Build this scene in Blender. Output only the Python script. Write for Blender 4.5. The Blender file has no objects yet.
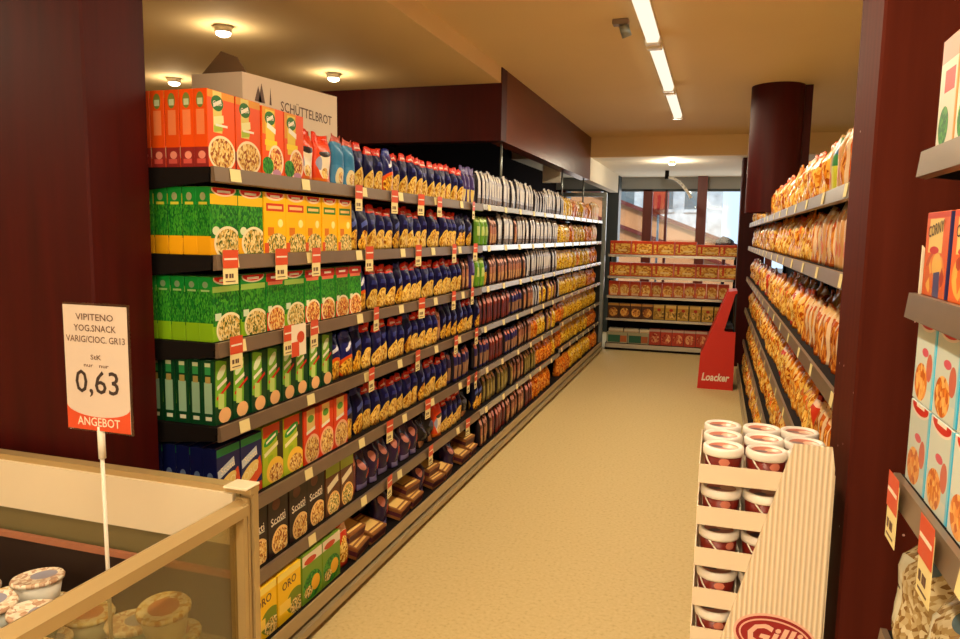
import bpy, bmesh, math, random
from mathutils import Matrix, Vector
random.seed(7)
PI = math.pi
SC = bpy.context.scene
C = SC.collection

# ------------------------------------------------------------------ basics
def lin(c):
    out = []
    for v in c[:3]:
        v = v / 255.0
        out.append(v / 12.92 if v <= 0.04045 else ((v + 0.055) / 1.055) ** 2.4)
    return (out[0], out[1], out[2], 1.0)

MATS = {}
def new_mat(name):
    m = bpy.data.materials.new(name); m.use_nodes = True
    nt = m.node_tree; nt.nodes.clear()
    out = nt.nodes.new('ShaderNodeOutputMaterial')
    b = nt.nodes.new('ShaderNodeBsdfPrincipled')
    nt.links.new(b.outputs[0], out.inputs[0])
    MATS[name] = m
    return m, nt, b

def bump(nt, b, scale, strength, dist=0.01, detail=3, coord='Object', stretch=None):
    tc = nt.nodes.new('ShaderNodeTexCoord')
    n = nt.nodes.new('ShaderNodeTexNoise'); n.inputs['Scale'].default_value = scale
    n.inputs['Detail'].default_value = detail
    src = tc.outputs[coord]
    if stretch:
        mp = nt.nodes.new('ShaderNodeMapping'); mp.inputs['Scale'].default_value = stretch
        nt.links.new(src, mp.inputs[0]); src = mp.outputs[0]
    nt.links.new(src, n.inputs['Vector'])
    bp = nt.nodes.new('ShaderNodeBump'); bp.inputs['Strength'].default_value = strength
    bp.inputs['Distance'].default_value = dist
    nt.links.new(n.outputs[0], bp.inputs['Height'])
    nt.links.new(bp.outputs[0], b.inputs['Normal'])
    return n

def plain(name, col, rough=0.5, metal=0.0, spec=0.5, bmp=None, var=0.0, vscale=3.0, coat=0.0, stretch=None):
    m, nt, b = new_mat(name)
    c = lin(col)
    b.inputs['Base Color'].default_value = c
    b.inputs['Roughness'].default_value = rough
    b.inputs['Metallic'].default_value = metal
    b.inputs['Specular IOR Level'].default_value = spec
    b.inputs['Coat Weight'].default_value = coat
    b.inputs['Coat Roughness'].default_value = 0.12
    if var:
        tc = nt.nodes.new('ShaderNodeTexCoord')
        mp = nt.nodes.new('ShaderNodeMapping'); mp.inputs['Scale'].default_value = stretch or (1, 1, 1)
        n = nt.nodes.new('ShaderNodeTexNoise'); n.inputs['Scale'].default_value = vscale; n.inputs['Detail'].default_value = 6
        r = nt.nodes.new('ShaderNodeValToRGB')
        r.color_ramp.elements[0].position = 0.3; r.color_ramp.elements[1].position = 0.7
        r.color_ramp.elements[0].color = tuple(c[i] * (1 - var) for i in range(3)) + (1,)
        r.color_ramp.elements[1].color = tuple(min(1, c[i] * (1 + var)) for i in range(3)) + (1,)
        nt.links.new(tc.outputs['Object'], mp.inputs[0]); nt.links.new(mp.outputs[0], n.inputs['Vector'])
        nt.links.new(n.outputs[0], r.inputs[0]); nt.links.new(r.outputs[0], b.inputs['Base Color'])
    if bmp: bump(nt, b, *bmp)
    return m

def emit(name, col, strength):
    m = bpy.data.materials.new(name); m.use_nodes = True
    nt = m.node_tree; nt.nodes.clear()
    out = nt.nodes.new('ShaderNodeOutputMaterial'); e = nt.nodes.new('ShaderNodeEmission')
    e.inputs[0].default_value = lin(col); e.inputs[1].default_value = strength
    nt.links.new(e.outputs[0], out.inputs[0]); MATS[name] = m
    return m

def glass(name, col, alpha_mix=0.8, rough=0.05):
    m = bpy.data.materials.new(name); m.use_nodes = True
    nt = m.node_tree; nt.nodes.clear()
    out = nt.nodes.new('ShaderNodeOutputMaterial'); mix = nt.nodes.new('ShaderNodeMixShader')
    t = nt.nodes.new('ShaderNodeBsdfTransparent'); t.inputs[0].default_value = lin(col)
    g = nt.nodes.new('ShaderNodeBsdfGlossy'); g.inputs['Roughness'].default_value = rough
    mix.inputs[0].default_value = 1 - alpha_mix
    nt.links.new(t.outputs[0], mix.inputs[1]); nt.links.new(g.outputs[0], mix.inputs[2])
    nt.links.new(mix.outputs[0], out.inputs[0]); MATS[name] = m
    return m

# printed packaging: layers painted in the pack's own UV space (front u 0-1, side u 1-2, back/top u 2-3)
def pack(name, base, layers, rough=0.38, film=0.0, spec=0.4):
    m, nt, b = new_mat(name)
    N, L = nt.nodes.new, nt.links.new
    uv = N('ShaderNodeUVMap'); uv.uv_map = 'UVMap'
    cur = N('ShaderNodeRGB'); cur.outputs[0].default_value = lin(base); cur = cur.outputs[0]
    for ly in layers:
        kind, cx, cy, rx, ry = ly[:5]
        col = ly[5]; rot = ly[6] if len(ly) > 6 else 0
        mp = N('ShaderNodeMapping'); mp.vector_type = 'TEXTURE'
        mp.inputs['Location'].default_value = (cx, cy, 0)
        mp.inputs['Rotation'].default_value = (0, 0, rot)
        mp.inputs['Scale'].default_value = (rx, ry, 1)
        L(uv.outputs[0], mp.inputs[0])
        lt = N('ShaderNodeMath'); lt.operation = 'LESS_THAN'; lt.inputs[1].default_value = 1.0
        if kind == 'e':
            ln = N('ShaderNodeVectorMath'); ln.operation = 'LENGTH'
            L(mp.outputs[0], ln.inputs[0]); L(ln.outputs['Value'], lt.inputs[0])
        else:
            ab = N('ShaderNodeVectorMath'); ab.operation = 'ABSOLUTE'
            sp = N('ShaderNodeSeparateXYZ'); mx = N('ShaderNodeMath'); mx.operation = 'MAXIMUM'
            L(mp.outputs[0], ab.inputs[0]); L(ab.outputs[0], sp.inputs[0])
            L(sp.outputs[0], mx.inputs[0]); L(sp.outputs[1], mx.inputs[1]); L(mx.outputs[0], lt.inputs[0])
        mix = N('ShaderNodeMix'); mix.data_type = 'RGBA'
        L(lt.outputs[0], mix.inputs['Factor']); L(cur, mix.inputs['A'])
        if isinstance(col[0], tuple):          # food / mottled print: (dark, mid, light, scale)
            vo = N('ShaderNodeTexVoronoi'); vo.inputs['Scale'].default_value = col[3]
            oi = N('ShaderNodeObjectInfo'); ad = N('ShaderNodeVectorMath'); ad.operation = 'ADD'
            L(uv.outputs[0], ad.inputs[0]); L(oi.outputs['Random'], ad.inputs[1]); L(ad.outputs[0], vo.inputs['Vector'])
            r = N('ShaderNodeValToRGB')
            sx = N('ShaderNodeSeparateXYZ'); L(vo.outputs['Color'], sx.inputs[0])
            e = r.color_ramp.elements
            e[0].position = 0.15; e[0].color = lin(col[0]); e[1].position = 0.8; e[1].color = lin(col[2])
            k = e.new(0.45); k.color = lin(col[1])
            L(sx.outputs[0], r.inputs[0]); L(r.outputs[0], mix.inputs['B'])
        else:
            mix.inputs['B'].default_value = lin(col)
        cur = mix.outputs['Result']
    # small per-copy print variation
    oi = N('ShaderNodeObjectInfo'); mr = N('ShaderNodeMapRange')
    mr.inputs['To Min'].default_value = 0.85; mr.inputs['To Max'].default_value = 1.1
    hs = N('ShaderNodeHueSaturation'); L(oi.outputs['Random'], mr.inputs['Value'])
    L(mr.outputs[0], hs.inputs['Value']); L(cur, hs.inputs['Color'])
    L(hs.outputs[0], b.inputs['Base Color'])
    b.inputs['Roughness'].default_value = rough
    b.inputs['Specular IOR Level'].default_value = spec*.7
    if film:
        bump(nt, b, 28, film, 0.006, 2)
    return m

# ------------------------------------------------------------------ mesh builder
FONTC = {}
def text_mesh(s, shear=0.0):
    k = (s, shear)
    if k not in FONTC:
        cu = bpy.data.curves.new('t', 'FONT'); cu.body = s; cu.align_x = 'CENTER'; cu.align_y = 'CENTER'
        cu.extrude = 0.0; cu.resolution_u = 2; cu.shear = shear; cu.offset = .03 if shear else 0.008
        o = bpy.data.objects.new('t', cu); C.objects.link(o)
        dg = bpy.context.evaluated_depsgraph_get()
        me = bpy.data.meshes.new_from_object(o.evaluated_get(dg))
        bpy.data.objects.remove(o); bpy.data.curves.remove(cu)
        xs = [v.co.x for v in me.vertices]; ys = [v.co.y for v in me.vertices]
        FONTC[k] = (me, max(xs) - min(xs), (max(xs) + min(xs)) / 2, max(ys) - min(ys), (max(ys) + min(ys)) / 2)
    return FONTC[k]

class B:
    def __init__(s):
        s.bm = bmesh.new(); s.uv = s.bm.loops.layers.uv.new('UVMap'); s.mats = []
    def mi(s, name):
        if name not in s.mats: s.mats.append(name)
        return s.mats.index(name)
    def face(s, pts, mat, uvs=None, smooth=False):
        f = s.bm.faces.new([s.bm.verts.new(p) for p in pts]); f.material_index = s.mi(mat); f.smooth = smooth
        if uvs:
            for l, u in zip(f.loops, uvs): l[s.uv].uv = u
        return f
    def box(s, x0, x1, y0, y1, z0, z1, mat, bev=0.0):
        q = [((x0,y0,z0),(x1,y0,z0),(x1,y0,z1),(x0,y0,z1)), ((x1,y0,z0),(x1,y1,z0),(x1,y1,z1),(x1,y0,z1)),
             ((x1,y1,z0),(x0,y1,z0),(x0,y1,z1),(x1,y1,z1)), ((x0,y1,z0),(x0,y0,z0),(x0,y0,z1),(x0,y1,z1)),
             ((x0,y0,z1),(x1,y0,z1),(x1,y1,z1),(x0,y1,z1)), ((x0,y1,z0),(x1,y1,z0),(x1,y0,z0),(x0,y0,z0))]
        vs = {}
        fs = []
        for i, f in enumerate(q):
            vv = [vs.setdefault(p, None) or vs.__setitem__(p, s.bm.verts.new(p)) or vs[p] for p in f]
            ff = s.bm.faces.new(vv); ff.material_index = s.mi(mat); fs.append(ff)
            o = (0, 1, 2, 1, 2, 2)[i]
            for l, u in zip(ff.loops, ((0,0),(1,0),(1,1),(0,1))): l[s.uv].uv = (u[0] + o, u[1])
        if bev:
            es = set(e for f in fs for e in f.edges)
            bmesh.ops.bevel(s.bm, geom=list(es), offset=bev, segments=1, affect='EDGES', clamp_overlap=True, material=-1)
        return fs
    def tube(s, p0, p1, r, mat, n=10, r1=None, caps=True):
        p0, p1 = Vector(p0), Vector(p1); d = (p1 - p0).normalized()
        a = d.orthogonal().normalized(); b = d.cross(a)
        r1 = r if r1 is None else r1
        A = [s.bm.verts.new(p0 + (a*math.cos(t) + b*math.sin(t))*r) for t in [2*PI*i/n for i in range(n)]]
        D = [s.bm.verts.new(p1 + (a*math.cos(t) + b*math.sin(t))*r1) for t in [2*PI*i/n for i in range(n)]]
        k = s.mi(mat)
        for i in range(n):
            f = s.bm.faces.new((A[i], A[(i+1)%n], D[(i+1)%n], D[i])); f.material_index = k; f.smooth = True
            for l, u in zip(f.loops, ((i/n,0),((i+1)/n,0),((i+1)/n,1),(i/n,1))): l[s.uv].uv = u
        if caps:
            f = s.bm.faces.new(A[::-1]); f.material_index = k
            f = s.bm.faces.new(D); f.material_index = k
    def path(s, pts, r, mat, n=6):
        for a, b in zip(pts[:-1], pts[1:]): s.tube(a, b, r, mat, n)
    def lathe(s, prof, mat, c=(0,0,0), n=24, smooth=True, uoff=0):
        k = s.mi(mat); rings = []
        for (r, z) in prof:
            if r < 1e-6: rings.append([s.bm.verts.new((c[0], c[1], c[2]+z))])
            else: rings.append([s.bm.verts.new((c[0]+r*math.cos(2*PI*i/n), c[1]+r*math.sin(2*PI*i/n), c[2]+z)) for i in range(n)])
        for j in range(len(rings)-1):
            a, b = rings[j], rings[j+1]
            for i in range(n):
                i2 = (i+1) % n
                if len(a) == 1 and len(b) == 1: continue
                if len(a) == 1: v = (a[0], b[i2], b[i])
                elif len(b) == 1: v = (a[i], a[i2], b[0])
                else: v = (a[i], a[i2], b[i2], b[i])
                f = s.bm.faces.new(v); f.material_index = k; f.smooth = smooth
                for l in f.loops:
                    co = l.vert.co; l[s.uv].uv = (uoff + 0.5 + (co.x-c[0])*5, 0.5 + (co.y-c[1])*5)
    def prism(s, poly, y0, y1, mat, axis='y'):
        # polygon in (x,z) extruded along y  (axis='x': polygon in (y,z) extruded along x; 'z': (x,y) along z)
        def P(a, b, t): return (a, t, b) if axis == 'y' else ((t, a, b) if axis == 'x' else (a, b, t))
        A = [s.bm.verts.new(P(a, b, y0)) for a, b in poly]; D = [s.bm.verts.new(P(a, b, y1)) for a, b in poly]
        k = s.mi(mat); fs = [s.bm.faces.new(A), s.bm.faces.new(D[::-1])]
        n = len(poly)
        for i in range(n): fs.append(s.bm.faces.new((A[i], D[i], D[(i+1)%n], A[(i+1)%n])))
        for f in fs: f.material_index = k
        bmesh.ops.recalc_face_normals(s.bm, faces=fs)
    def text(s, body, mat, M, w=None, h=None, shear=0.0):
        """flat lettering; M maps (x right, y up, z out) to world"""
        me, tw, cx, th, cy = text_mesh(body, shear)
        sx = (w / tw) if w else (h / th); sy = (h / th) if h else sx
        k = s.mi(mat); vs = [s.bm.verts.new(M @ Vector(((v.co.x-cx)*sx, (v.co.y-cy)*sy, 0))) for v in me.vertices]
        for p in me.polygons:
            try:
                f = s.bm.faces.new([vs[i] for i in p.vertices]); f.material_index = k
            except ValueError: pass
    def disc(s, M, rx, ry, mat, n=28, z=0.0):
        vs = [s.bm.verts.new(M @ Vector((rx*math.cos(2*PI*i/n), ry*math.sin(2*PI*i/n), z))) for i in range(n)]
        f = s.bm.faces.new(vs); f.material_index = s.mi(mat)
    def mesh(s, name):
        me = bpy.data.meshes.new(name); s.bm.to_mesh(me); s.bm.free()
        for n in s.mats: me.materials.append(MATS[n])
        return me

def obj(name, b, parent=None, loc=(0,0,0), rz=0.0):
    me = b.mesh(name) if isinstance(b, B) else b
    o = bpy.data.objects.new(name, me); C.objects.link(o)
    o.location = loc; o.rotation_euler = (0, 0, rz)
    if parent: o.parent = parent
    return o
def empty(name, loc=(0,0,0), rz=0.0):
    o = bpy.data.objects.new(name, None); C.objects.link(o); o.empty_display_size = 0.1
    o.location = loc; o.rotation_euler = (0, 0, rz); return o
def tag(o, label, cat, group=None, kind=None):
    o['label'] = label; o['category'] = cat
    if group: o['group'] = group
    if kind: o['kind'] = kind
    return o
def struct(name, b):
    o = obj(name, b); o['kind'] = 'structure'; return o
def sbox(name, *a, bev=0.0):
    b = B(); b.box(*a, bev=bev); return struct(name, b)
def cpart(name, args, parent, bev=0.0):
    b = B(); b.box(*args, bev=bev); return obj(name, b, parent)
def copy_tree(o, parent=None):
    c = o.copy(); C.objects.link(c)
    if parent: c.parent = parent
    for ch in list(o.children): copy_tree(ch, c)
    return c
UNITS = ['', 'first','second','third','fourth','fifth','sixth','seventh','eighth','ninth','tenth','eleventh','twelfth',
         'thirteenth','fourteenth','fifteenth','sixteenth','seventeenth','eighteenth','nineteenth']
TENS = {2:('twenty','twentieth'),3:('thirty','thirtieth'),4:('forty','fortieth'),5:('fifty','fiftieth'),
        6:('sixty','sixtieth'),7:('seventy','seventieth'),8:('eighty','eightieth'),9:('ninety','ninetieth')}
def ordn(n):
    if n >= 100: return 'hundred-and-' + (ordn(n-100) if n > 100 else 'zeroth')
    if n < 20: return UNITS[n]
    t, u = divmod(n, 10)
    return TENS[t][1] if u == 0 else TENS[t][0] + '-' + UNITS[u]

# ------------------------------------------------------------------ materials
plain('wood_dark', (62, 7, 5), 0.5, spec=0.18, var=0.22, vscale=4, stretch=(6, 6, 0.4))
plain('wood_beam', (98, 42, 10), 0.3, var=0.1, vscale=3, spec=0.12, stretch=(3, 0.6, 3))
plain('wood_mullion', (120, 42, 26), 0.4, var=0.15, vscale=4, stretch=(6, 6, 0.5))
plain('ceiling_tan', (232, 206, 158), 0.85, var=0.03, vscale=0.8)
plain('ceiling_cream', (232, 222, 200), 0.8, var=0.02)
plain('wood_gloss', (84, 34, 24), 0.6, spec=0.025, var=0.15, vscale=4, stretch=(6, 6, 0.4))
def specks(name):
    m = MATS[name]; nt = m.node_tree; b = [n for n in nt.nodes if n.type == 'BSDF_PRINCIPLED'][0]
    src = b.inputs['Base Color'].links[0].from_socket
    tc = nt.nodes.new('ShaderNodeTexCoord'); v = nt.nodes.new('ShaderNodeTexVoronoi'); v.inputs['Scale'].default_value = 17
    lt = nt.nodes.new('ShaderNodeMath'); lt.operation = 'LESS_THAN'; lt.inputs[1].default_value = .05
    mx = nt.nodes.new('ShaderNodeMix'); mx.data_type = 'RGBA'; mx.inputs['B'].default_value = lin((206, 170, 160))
    nt.links.new(tc.outputs['Object'], v.inputs['Vector']); nt.links.new(v.outputs['Distance'], lt.inputs[0])
    nt.links.new(lt.outputs[0], mx.inputs['Factor']); nt.links.new(src, mx.inputs['A']); nt.links.new(mx.outputs['Result'], b.inputs['Base Color'])
specks('wood_gloss')
plain('wall_dark', (18, 6, 5), 0.8, spec=0.02, var=0.1)  # near-black colour stands in for the unlit space behind the left racks
plain('wall_plain', (214, 190, 150), 0.8)
plain('shelf_dark', (26, 22, 21), 0.65, spec=0.06)
plain('rail_grey', (128, 110, 92), 0.36, metal=0.35, var=0.06, vscale=9)
plain('rail_daylit', (196, 190, 178), 0.24, metal=0.55)  # paler copy of the shelf rail, daylight sheen put into its colour
plain('kick', (176, 156, 118), 0.4, metal=0.2)
plain('chrome', (190, 190, 190), 0.2, metal=1.0)
plain('white_plastic', (236, 230, 216), 0.35)
plain('steel', (150, 160, 160), 0.35, metal=0.7)
plain('cardboard', (230, 212, 186), 0.8, bmp=(60, 0.1, 0.002))
plain('cardboard_shaded', (120, 92, 62), 0.85)
plain('ink', (58, 44, 40), 0.6)
plain('ink_brown', (96, 66, 50), 0.6)
plain('paper_white', (240, 226, 200), 0.6)
plain('sign_white', (214, 198, 184), 0.6)
plain('paper_cream', (238, 222, 160), 0.6)
plain('orange_print', (214, 78, 40), 0.5)
plain('red_print', (196, 24, 18), 0.45)
plain('white_print', (238, 226, 206), 0.5)
plain('freezer_cream', (226, 212, 182), 0.4, var=0.03)
plain('freezer_frame', (186, 160, 110), 0.3, metal=0.3)
plain('freezer_olive', (120, 108, 68), 0.5)
plain('freezer_ledge', (170, 110, 80), 0.5)
plain('freezer_unlit', (44, 26, 20), 0.5)
plain('tub_white', (226, 224, 214), 0.4)
plain('tub_teal', (130, 165, 160), 0.4)
plain('tub_brown', (122, 30, 20), 0.32)
plain('tub_pic', (196, 120, 96), 0.4, var=0.3, vscale=40)
plain('tub_label', (206, 120, 96), 0.5)
plain('logo_red', (152, 22, 28), 0.45)
plain('logo_pink', (240, 190, 170), 0.5)
plain('loacker_red', (206, 32, 14), 0.4)
plain('black', (14, 12, 12), 0.6)
plain('facade', (206, 208, 208), 0.8, var=0.3, vscale=4)
plain('facade_orange', (222, 150, 96), 0.8, var=0.1, vscale=2)
plain('header_grey', (176, 180, 180), 0.7)
plain('facade_grey', (110, 122, 126), 0.7, var=0.1)
plain('asphalt', (120, 118, 114), 0.9)
plain('grey_column', (66, 78, 84), 0.5)
plain('shrub', (26, 20, 18), 0.8, var=0.4, vscale=20)
glass('pane', (235, 242, 245), 0.92)
glass('case_glass', (222, 216, 186), 0.82, 0.22)
glass('acrylic', (240, 238, 232), 0.9)
emit('tube_glow', (255, 240, 212), 1.25)
emit('spot_glow', (255, 236, 196), 14.0)
# floor: speckled yellow-beige linoleum
m, nt, b = new_mat('floor')
tc = nt.nodes.new('ShaderNodeTexCoord')
n1 = nt.nodes.new('ShaderNodeTexNoise'); n1.inputs['Scale'].default_value = 60; n1.inputs['Detail'].default_value = 3
r1 = nt.nodes.new('ShaderNodeValToRGB'); e = r1.color_ramp.elements
e[0].position = 0.30; e[0].color = lin((198, 173, 118)); e[1].position = 0.42; e[1].color = lin((212, 188, 132))
k = e.new(0.72); k.color = lin((219, 196, 142)); k = e.new(0.8); k.color = lin((224, 203, 150))
nt.links.new(tc.outputs['Object'], n1.inputs['Vector']); nt.links.new(n1.outputs[0], r1.inputs[0])
nt.links.new(r1.outputs[0], b.inputs['Base Color'])
b.inputs['Roughness'].default_value = 0.6; b.inputs['Specular IOR Level'].default_value = 0.25
# corrugated display board
m, nt, b = new_mat('corrugated')
tc = nt.nodes.new('ShaderNodeTexCoord'); wv = nt.nodes.new('ShaderNodeTexWave'); wv.wave_type = 'BANDS'; wv.bands_direction = 'X'
wv.inputs['Scale'].default_value = 28; wv.inputs['Distortion'].default_value = 0.0
r1 = nt.nodes.new('ShaderNodeValToRGB')
r1.color_ramp.elements[0].color = lin((222, 198, 164)); r1.color_ramp.elements[1].color = lin((244, 230, 206))
bp = nt.nodes.new('ShaderNodeBump'); bp.inputs['Strength'].default_value = 0.5; bp.inputs['Distance'].default_value = 0.004
nt.links.new(tc.outputs['Object'], wv.inputs[0]); nt.links.new(wv.outputs['Fac'], r1.inputs[0])
nt.links.new(r1.outputs[0], b.inputs['Base Color']); nt.links.new(wv.outputs['Fac'], bp.inputs['Height'])
nt.links.new(bp.outputs[0], b.inputs['Normal']); b.inputs['Roughness'].default_value = 0.6

FOOD = ((150, 72, 16), (224, 168, 70), (248, 222, 150), 26)
FOODG = ((70, 96, 26), (214, 170, 72), (248, 226, 160), 26)
FOODR = ((160, 40, 14), (226, 130, 46), (248, 214, 130), 26)
PASTA = ((130, 62, 6), (216, 146, 24), (248, 204, 80), 18)
PASTAL = ((170, 104, 22), (234, 180, 66), (252, 222, 130), 18)
LEAF = ((0, 96, 34), (20, 130, 36), (74, 164, 44), 24)
R_, G_, W_, Y_ = (206, 30, 18), (40, 150, 50), (244, 240, 224), (250, 200, 40)

# cartons: front u 0..1, sides u 1..2
pack('rice_orange', (236, 84, 16), [
    ('r', .5, .95, .5, .05, (226, 150, 30)), ('r', .36, .74, .16, .28, (226, 206, 110)), ('e', .36, .84, .22, .1, (34, 110, 34)),
    ('r', .36, .84, .15, .025, W_, .25), ('r', .4, .63, .18, .05, (238, 232, 170), .12), ('r', .38, .52, .16, .04, (170, 190, 60), .1),
    ('r', .5, .56, .22, .015, W_), ('e', .5, .2, .5, .23, (250, 232, 190)), ('e', .5, .2, .44, .195, FOOD),
    ('r', 1.5, .58, .28, .16, (242, 136, 84)), ('e', 1.5, .86, .26, .1, (120, 134, 60)), ('r', 1.5, .84, .18, .04, (200, 214, 180)),
    ('r', 1.5, .13, .5, .13, (150, 44, 40)), ('e', 1.55, .16, .25, .05, (236, 150, 130)), ('r', 1.5, .08, .3, .03, (214, 90, 80))])
pack('rice_orange_green', (236, 84, 16), [
    ('r', .3, .8, .3, .2, (222, 150, 30)), ('r', .36, .66, .2, .3, (232, 200, 60)), ('e', .36, .84, .24, .1, (34, 110, 34)),
    ('r', .36, .84, .15, .025, W_, .25), ('r', .42, .7, .2, .04, W_, -.2), ('r', .4, .48, .28, .04, (246, 214, 40)),
    ('e', .62, .22, .36, .24, (250, 226, 196)), ('e', .62, .22, .3, .2, FOODR), ('e', .24, .14, .26, .13, LEAF), ('e', .66, .04, .2, .06, (196, 140, 170))])
BANDY = [('r', 1.5, .5, .5, .24, LEAF), ('r', 1.5, .14, .5, .14, (244, 176, 20)), ('e', 1.5, .86, .2, .06, (150, 160, 110)), ('r', 1.5, .76, .3, .02, (206, 200, 60))]
pack('rice_green_yellow', (20, 140, 50), [
    ('r', .5, .14, .5, .16, (244, 176, 20)), ('r', .5, .82, .5, .08, (240, 196, 30)), ('r', .5, .5, .5, .25, LEAF),
    ('e', .5, .97, .44, .1, (246, 210, 170)), ('e', .5, .98, .4, .085, R_), ('r', .5, .94, .24, .018, W_), ('e', .2, .36, .13, .065, (226, 234, 190)),
    ('e', .62, .17, .5, .26, (246, 232, 190)), ('e', .62, .17, .43, .22, FOODG)] + BANDY)
for nm, lc in (('rice_yellow_red', (206, 60, 30)), ('rice_yellow_green', (60, 130, 40))):
    pack(nm, (250, 190, 14), [
        ('e', .5, .97, .44, .1, (246, 210, 170)), ('e', .5, .98, .38, .075, R_), ('r', .5, .94, .22, .018, W_),
        ('r', .5, .76, .4, .065, lc), ('r', .5, .76, .32, .025, (250, 200, 120)), ('e', .74, .5, .12, .07, (244, 236, 150)),
        ('r', .3, .36, .14, .07, (216, 120, 20)), ('e', .6, .13, .5, .2, FOODG), ('r', .1, .08, .1, .09, (220, 90, 40))])
pack('rice_green', (14, 136, 48), [
    ('r', .5, .14, .5, .16, (140, 190, 30)), ('r', .5, .8, .5, .05, (160, 200, 90)), ('r', .5, .5, .5, .26, LEAF),
    ('e', .5, .97, .46, .1, (220, 200, 170)), ('e', .5, .98, .42, .085, R_), ('r', .5, .94, .24, .018, W_), ('r', .2, .38, .11, .055, (214, 234, 200)),
    ('e', .62, .17, .5, .26, (246, 236, 190)), ('e', .62, .17, .43, .22, FOODG),
    ('r', 1.5, .55, .5, .26, LEAF), ('r', 1.5, .14, .5, .15, (132, 184, 24)), ('e', 1.5, .88, .2, .05, (120, 150, 110)), ('r', 1.5, .79, .3, .015, (150, 190, 120))])
pack('rice_green_red', (24, 140, 50), [
    ('r', .5, .12, .5, .2, (214, 60, 30)), ('r', .5, .93, .5, .08, (190, 40, 30)), ('r', .5, .82, .4, .03, (230, 120, 90)),
    ('r', .5, .55, .5, .22, LEAF), ('r', .5, .92, .24, .02, W_), ('r', .2, .38, .1, .05, (224, 236, 200)),
    ('e', .56, .18, .5, .25, (246, 230, 190)), ('e', .56, .18, .43, .21, FOODR)])
pack('rice_slim_green', (6, 66, 34), [
    ('r', .36, .62, .3, .36, (120, 180, 50), -.1), ('e', .4, .8, .26, .08, (226, 238, 200), .3), ('r', .5, .5, .4, .025, R_, .25),
    ('r', .42, .62, .28, .03, W_, .2), ('r', .36, .35, .16, .12, (190, 214, 120), -.1), ('e', .55, .12, .34, .12, (244, 190, 130)),
    ('r', 1.5, .42, .3, .24, (150, 190, 160)), ('r', 1.5, .7, .2, .05, (170, 150, 80)), ('r', 1.5, .84, .22, .06, (50, 150, 80)),
    ('r', 1.5, .93, .22, .03, (200, 214, 170)), ('r', 1.5, .1, .24, .03, (220, 226, 200))])
pack('rice_navy', (16, 24, 84), [
    ('r', .5, .93, .5, .06, (34, 140, 84)), ('r', .5, .28, .5, .16, (212, 80, 34), .35), ('e', .4, .4, .44, .12, (232, 206, 120), .25),
    ('r', .4, .65, .36, .07, (196, 206, 214), .2), ('r', .6, .08, .4, .08, (190, 60, 30)),
    ('e', 1.5, .55, .22, .08, (110, 130, 180)), ('r', 1.5, .35, .24, .03, (90, 110, 160)), ('r', 1.5, .1, .3, .05, (190, 190, 150))])
pack('rice_lime', (176, 196, 40), [
    ('r', .85, .6, .16, .42, (60, 50, 20)), ('r', .4, .9, .42, .1, (206, 70, 30)), ('e', .4, .76, .36, .08, (48, 150, 50), .2), ('r', .4, .76, .24, .02, W_, .2),
    ('r', .4, .58, .34, .035, (240, 236, 180), .2), ('r', .36, .32, .12, .16, (150, 190, 30)), ('e', .6, .2, .44, .22, (248, 200, 70)), ('e', .62, .16, .34, .15, FOOD)])
pack('rice_orange_plate', (228, 66, 22), [
    ('r', .45, .8, .26, .2, (236, 200, 120)), ('e', .45, .82, .2, .07, (90, 150, 50)), ('r', .45, .6, .28, .03, W_, .1), ('e', .55, .24, .5, .28, (248, 190, 150)),
    ('e', .55, .24, .42, .23, FOOD)])
pack('risotto_dark', (44, 26, 22), [
    ('e', .4, .86, .2, .1, (96, 48, 30)), ('r', .5, .53, .36, .012, (190, 190, 180)), ('e', .6, .2, .44, .24, (240, 200, 130)), ('e', .6, .2, .38, .2, FOOD),
    ('r', .97, .5, .03, .5, (20, 12, 10))])
pack('risotto_brown', (92, 52, 28), [
    ('r', .5, .88, .5, .1, (150, 170, 60)), ('r', .5, .6, .38, .07, (226, 214, 180), .2), ('e', .55, .2, .44, .24, (240, 190, 110)), ('e', .55, .2, .38, .2, FOODG)])
pack('yellow_box', (246, 200, 30), [
    ('r', .5, .93, .5, .07, (250, 226, 110)), ('e', .75, .28, .4, .24, (120, 140, 30)), ('e', .8, .16, .3, .16, FOODG), ('r', .3, .3, .24, .1, (250, 214, 90))])
pack('veg_box', (120, 158, 44), [
    ('r', .5, .9, .5, .12, (240, 226, 200)), ('e', .4, .84, .3, .07, (206, 70, 40)), ('e', .5, .3, .46, .28, LEAF), ('e', .66, .3, .22, .16, (240, 180, 40)), ('e', .3, .2, .2, .12, FOODG)])
# film bags
RT = ('r', .5, .92, .5, .10, (212, 48, 26))
pack('blue_bag', (16, 16, 70), [RT, ('r', .5, .88, .3, .018, (240, 200, 180)), ('r', .5, .62, .3, .05, (48, 56, 130)), ('e', .5, .14, .48, .33, (246, 206, 84)), ('e', .5, .13, .45, .30, PASTAL)], .34, .5, .25)
pack('blue_bag_dark', (14, 14, 54), [('r', .5, .93, .5, .06, (60, 60, 120)), ('r', .5, .6, .26, .06, (80, 96, 176), .2), ('e', .52, .16, .46, .28, PASTA)], .34, .5, .25)
pack('blue_bag_orange', (20, 26, 100), [('e', .5, .16, .56, .32, (232, 90, 20)), ('e', .5, .16, .46, .24, PASTA), ('r', .5, .9, .5, .06, (50, 60, 140)), ('r', .5, .66, .3, .04, (230, 230, 240), .2)], .28, .5)
pack('light_blue_bag', (70, 142, 190), [('r', .5, .93, .5, .07, (200, 96, 80)), ('r', .5, .6, .5, .2, (54, 130, 180)), ('e', .55, .16, .42, .2, (236, 222, 170)), ('e', .6, .16, .26, .12, FOOD)], .28, .4)
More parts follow.
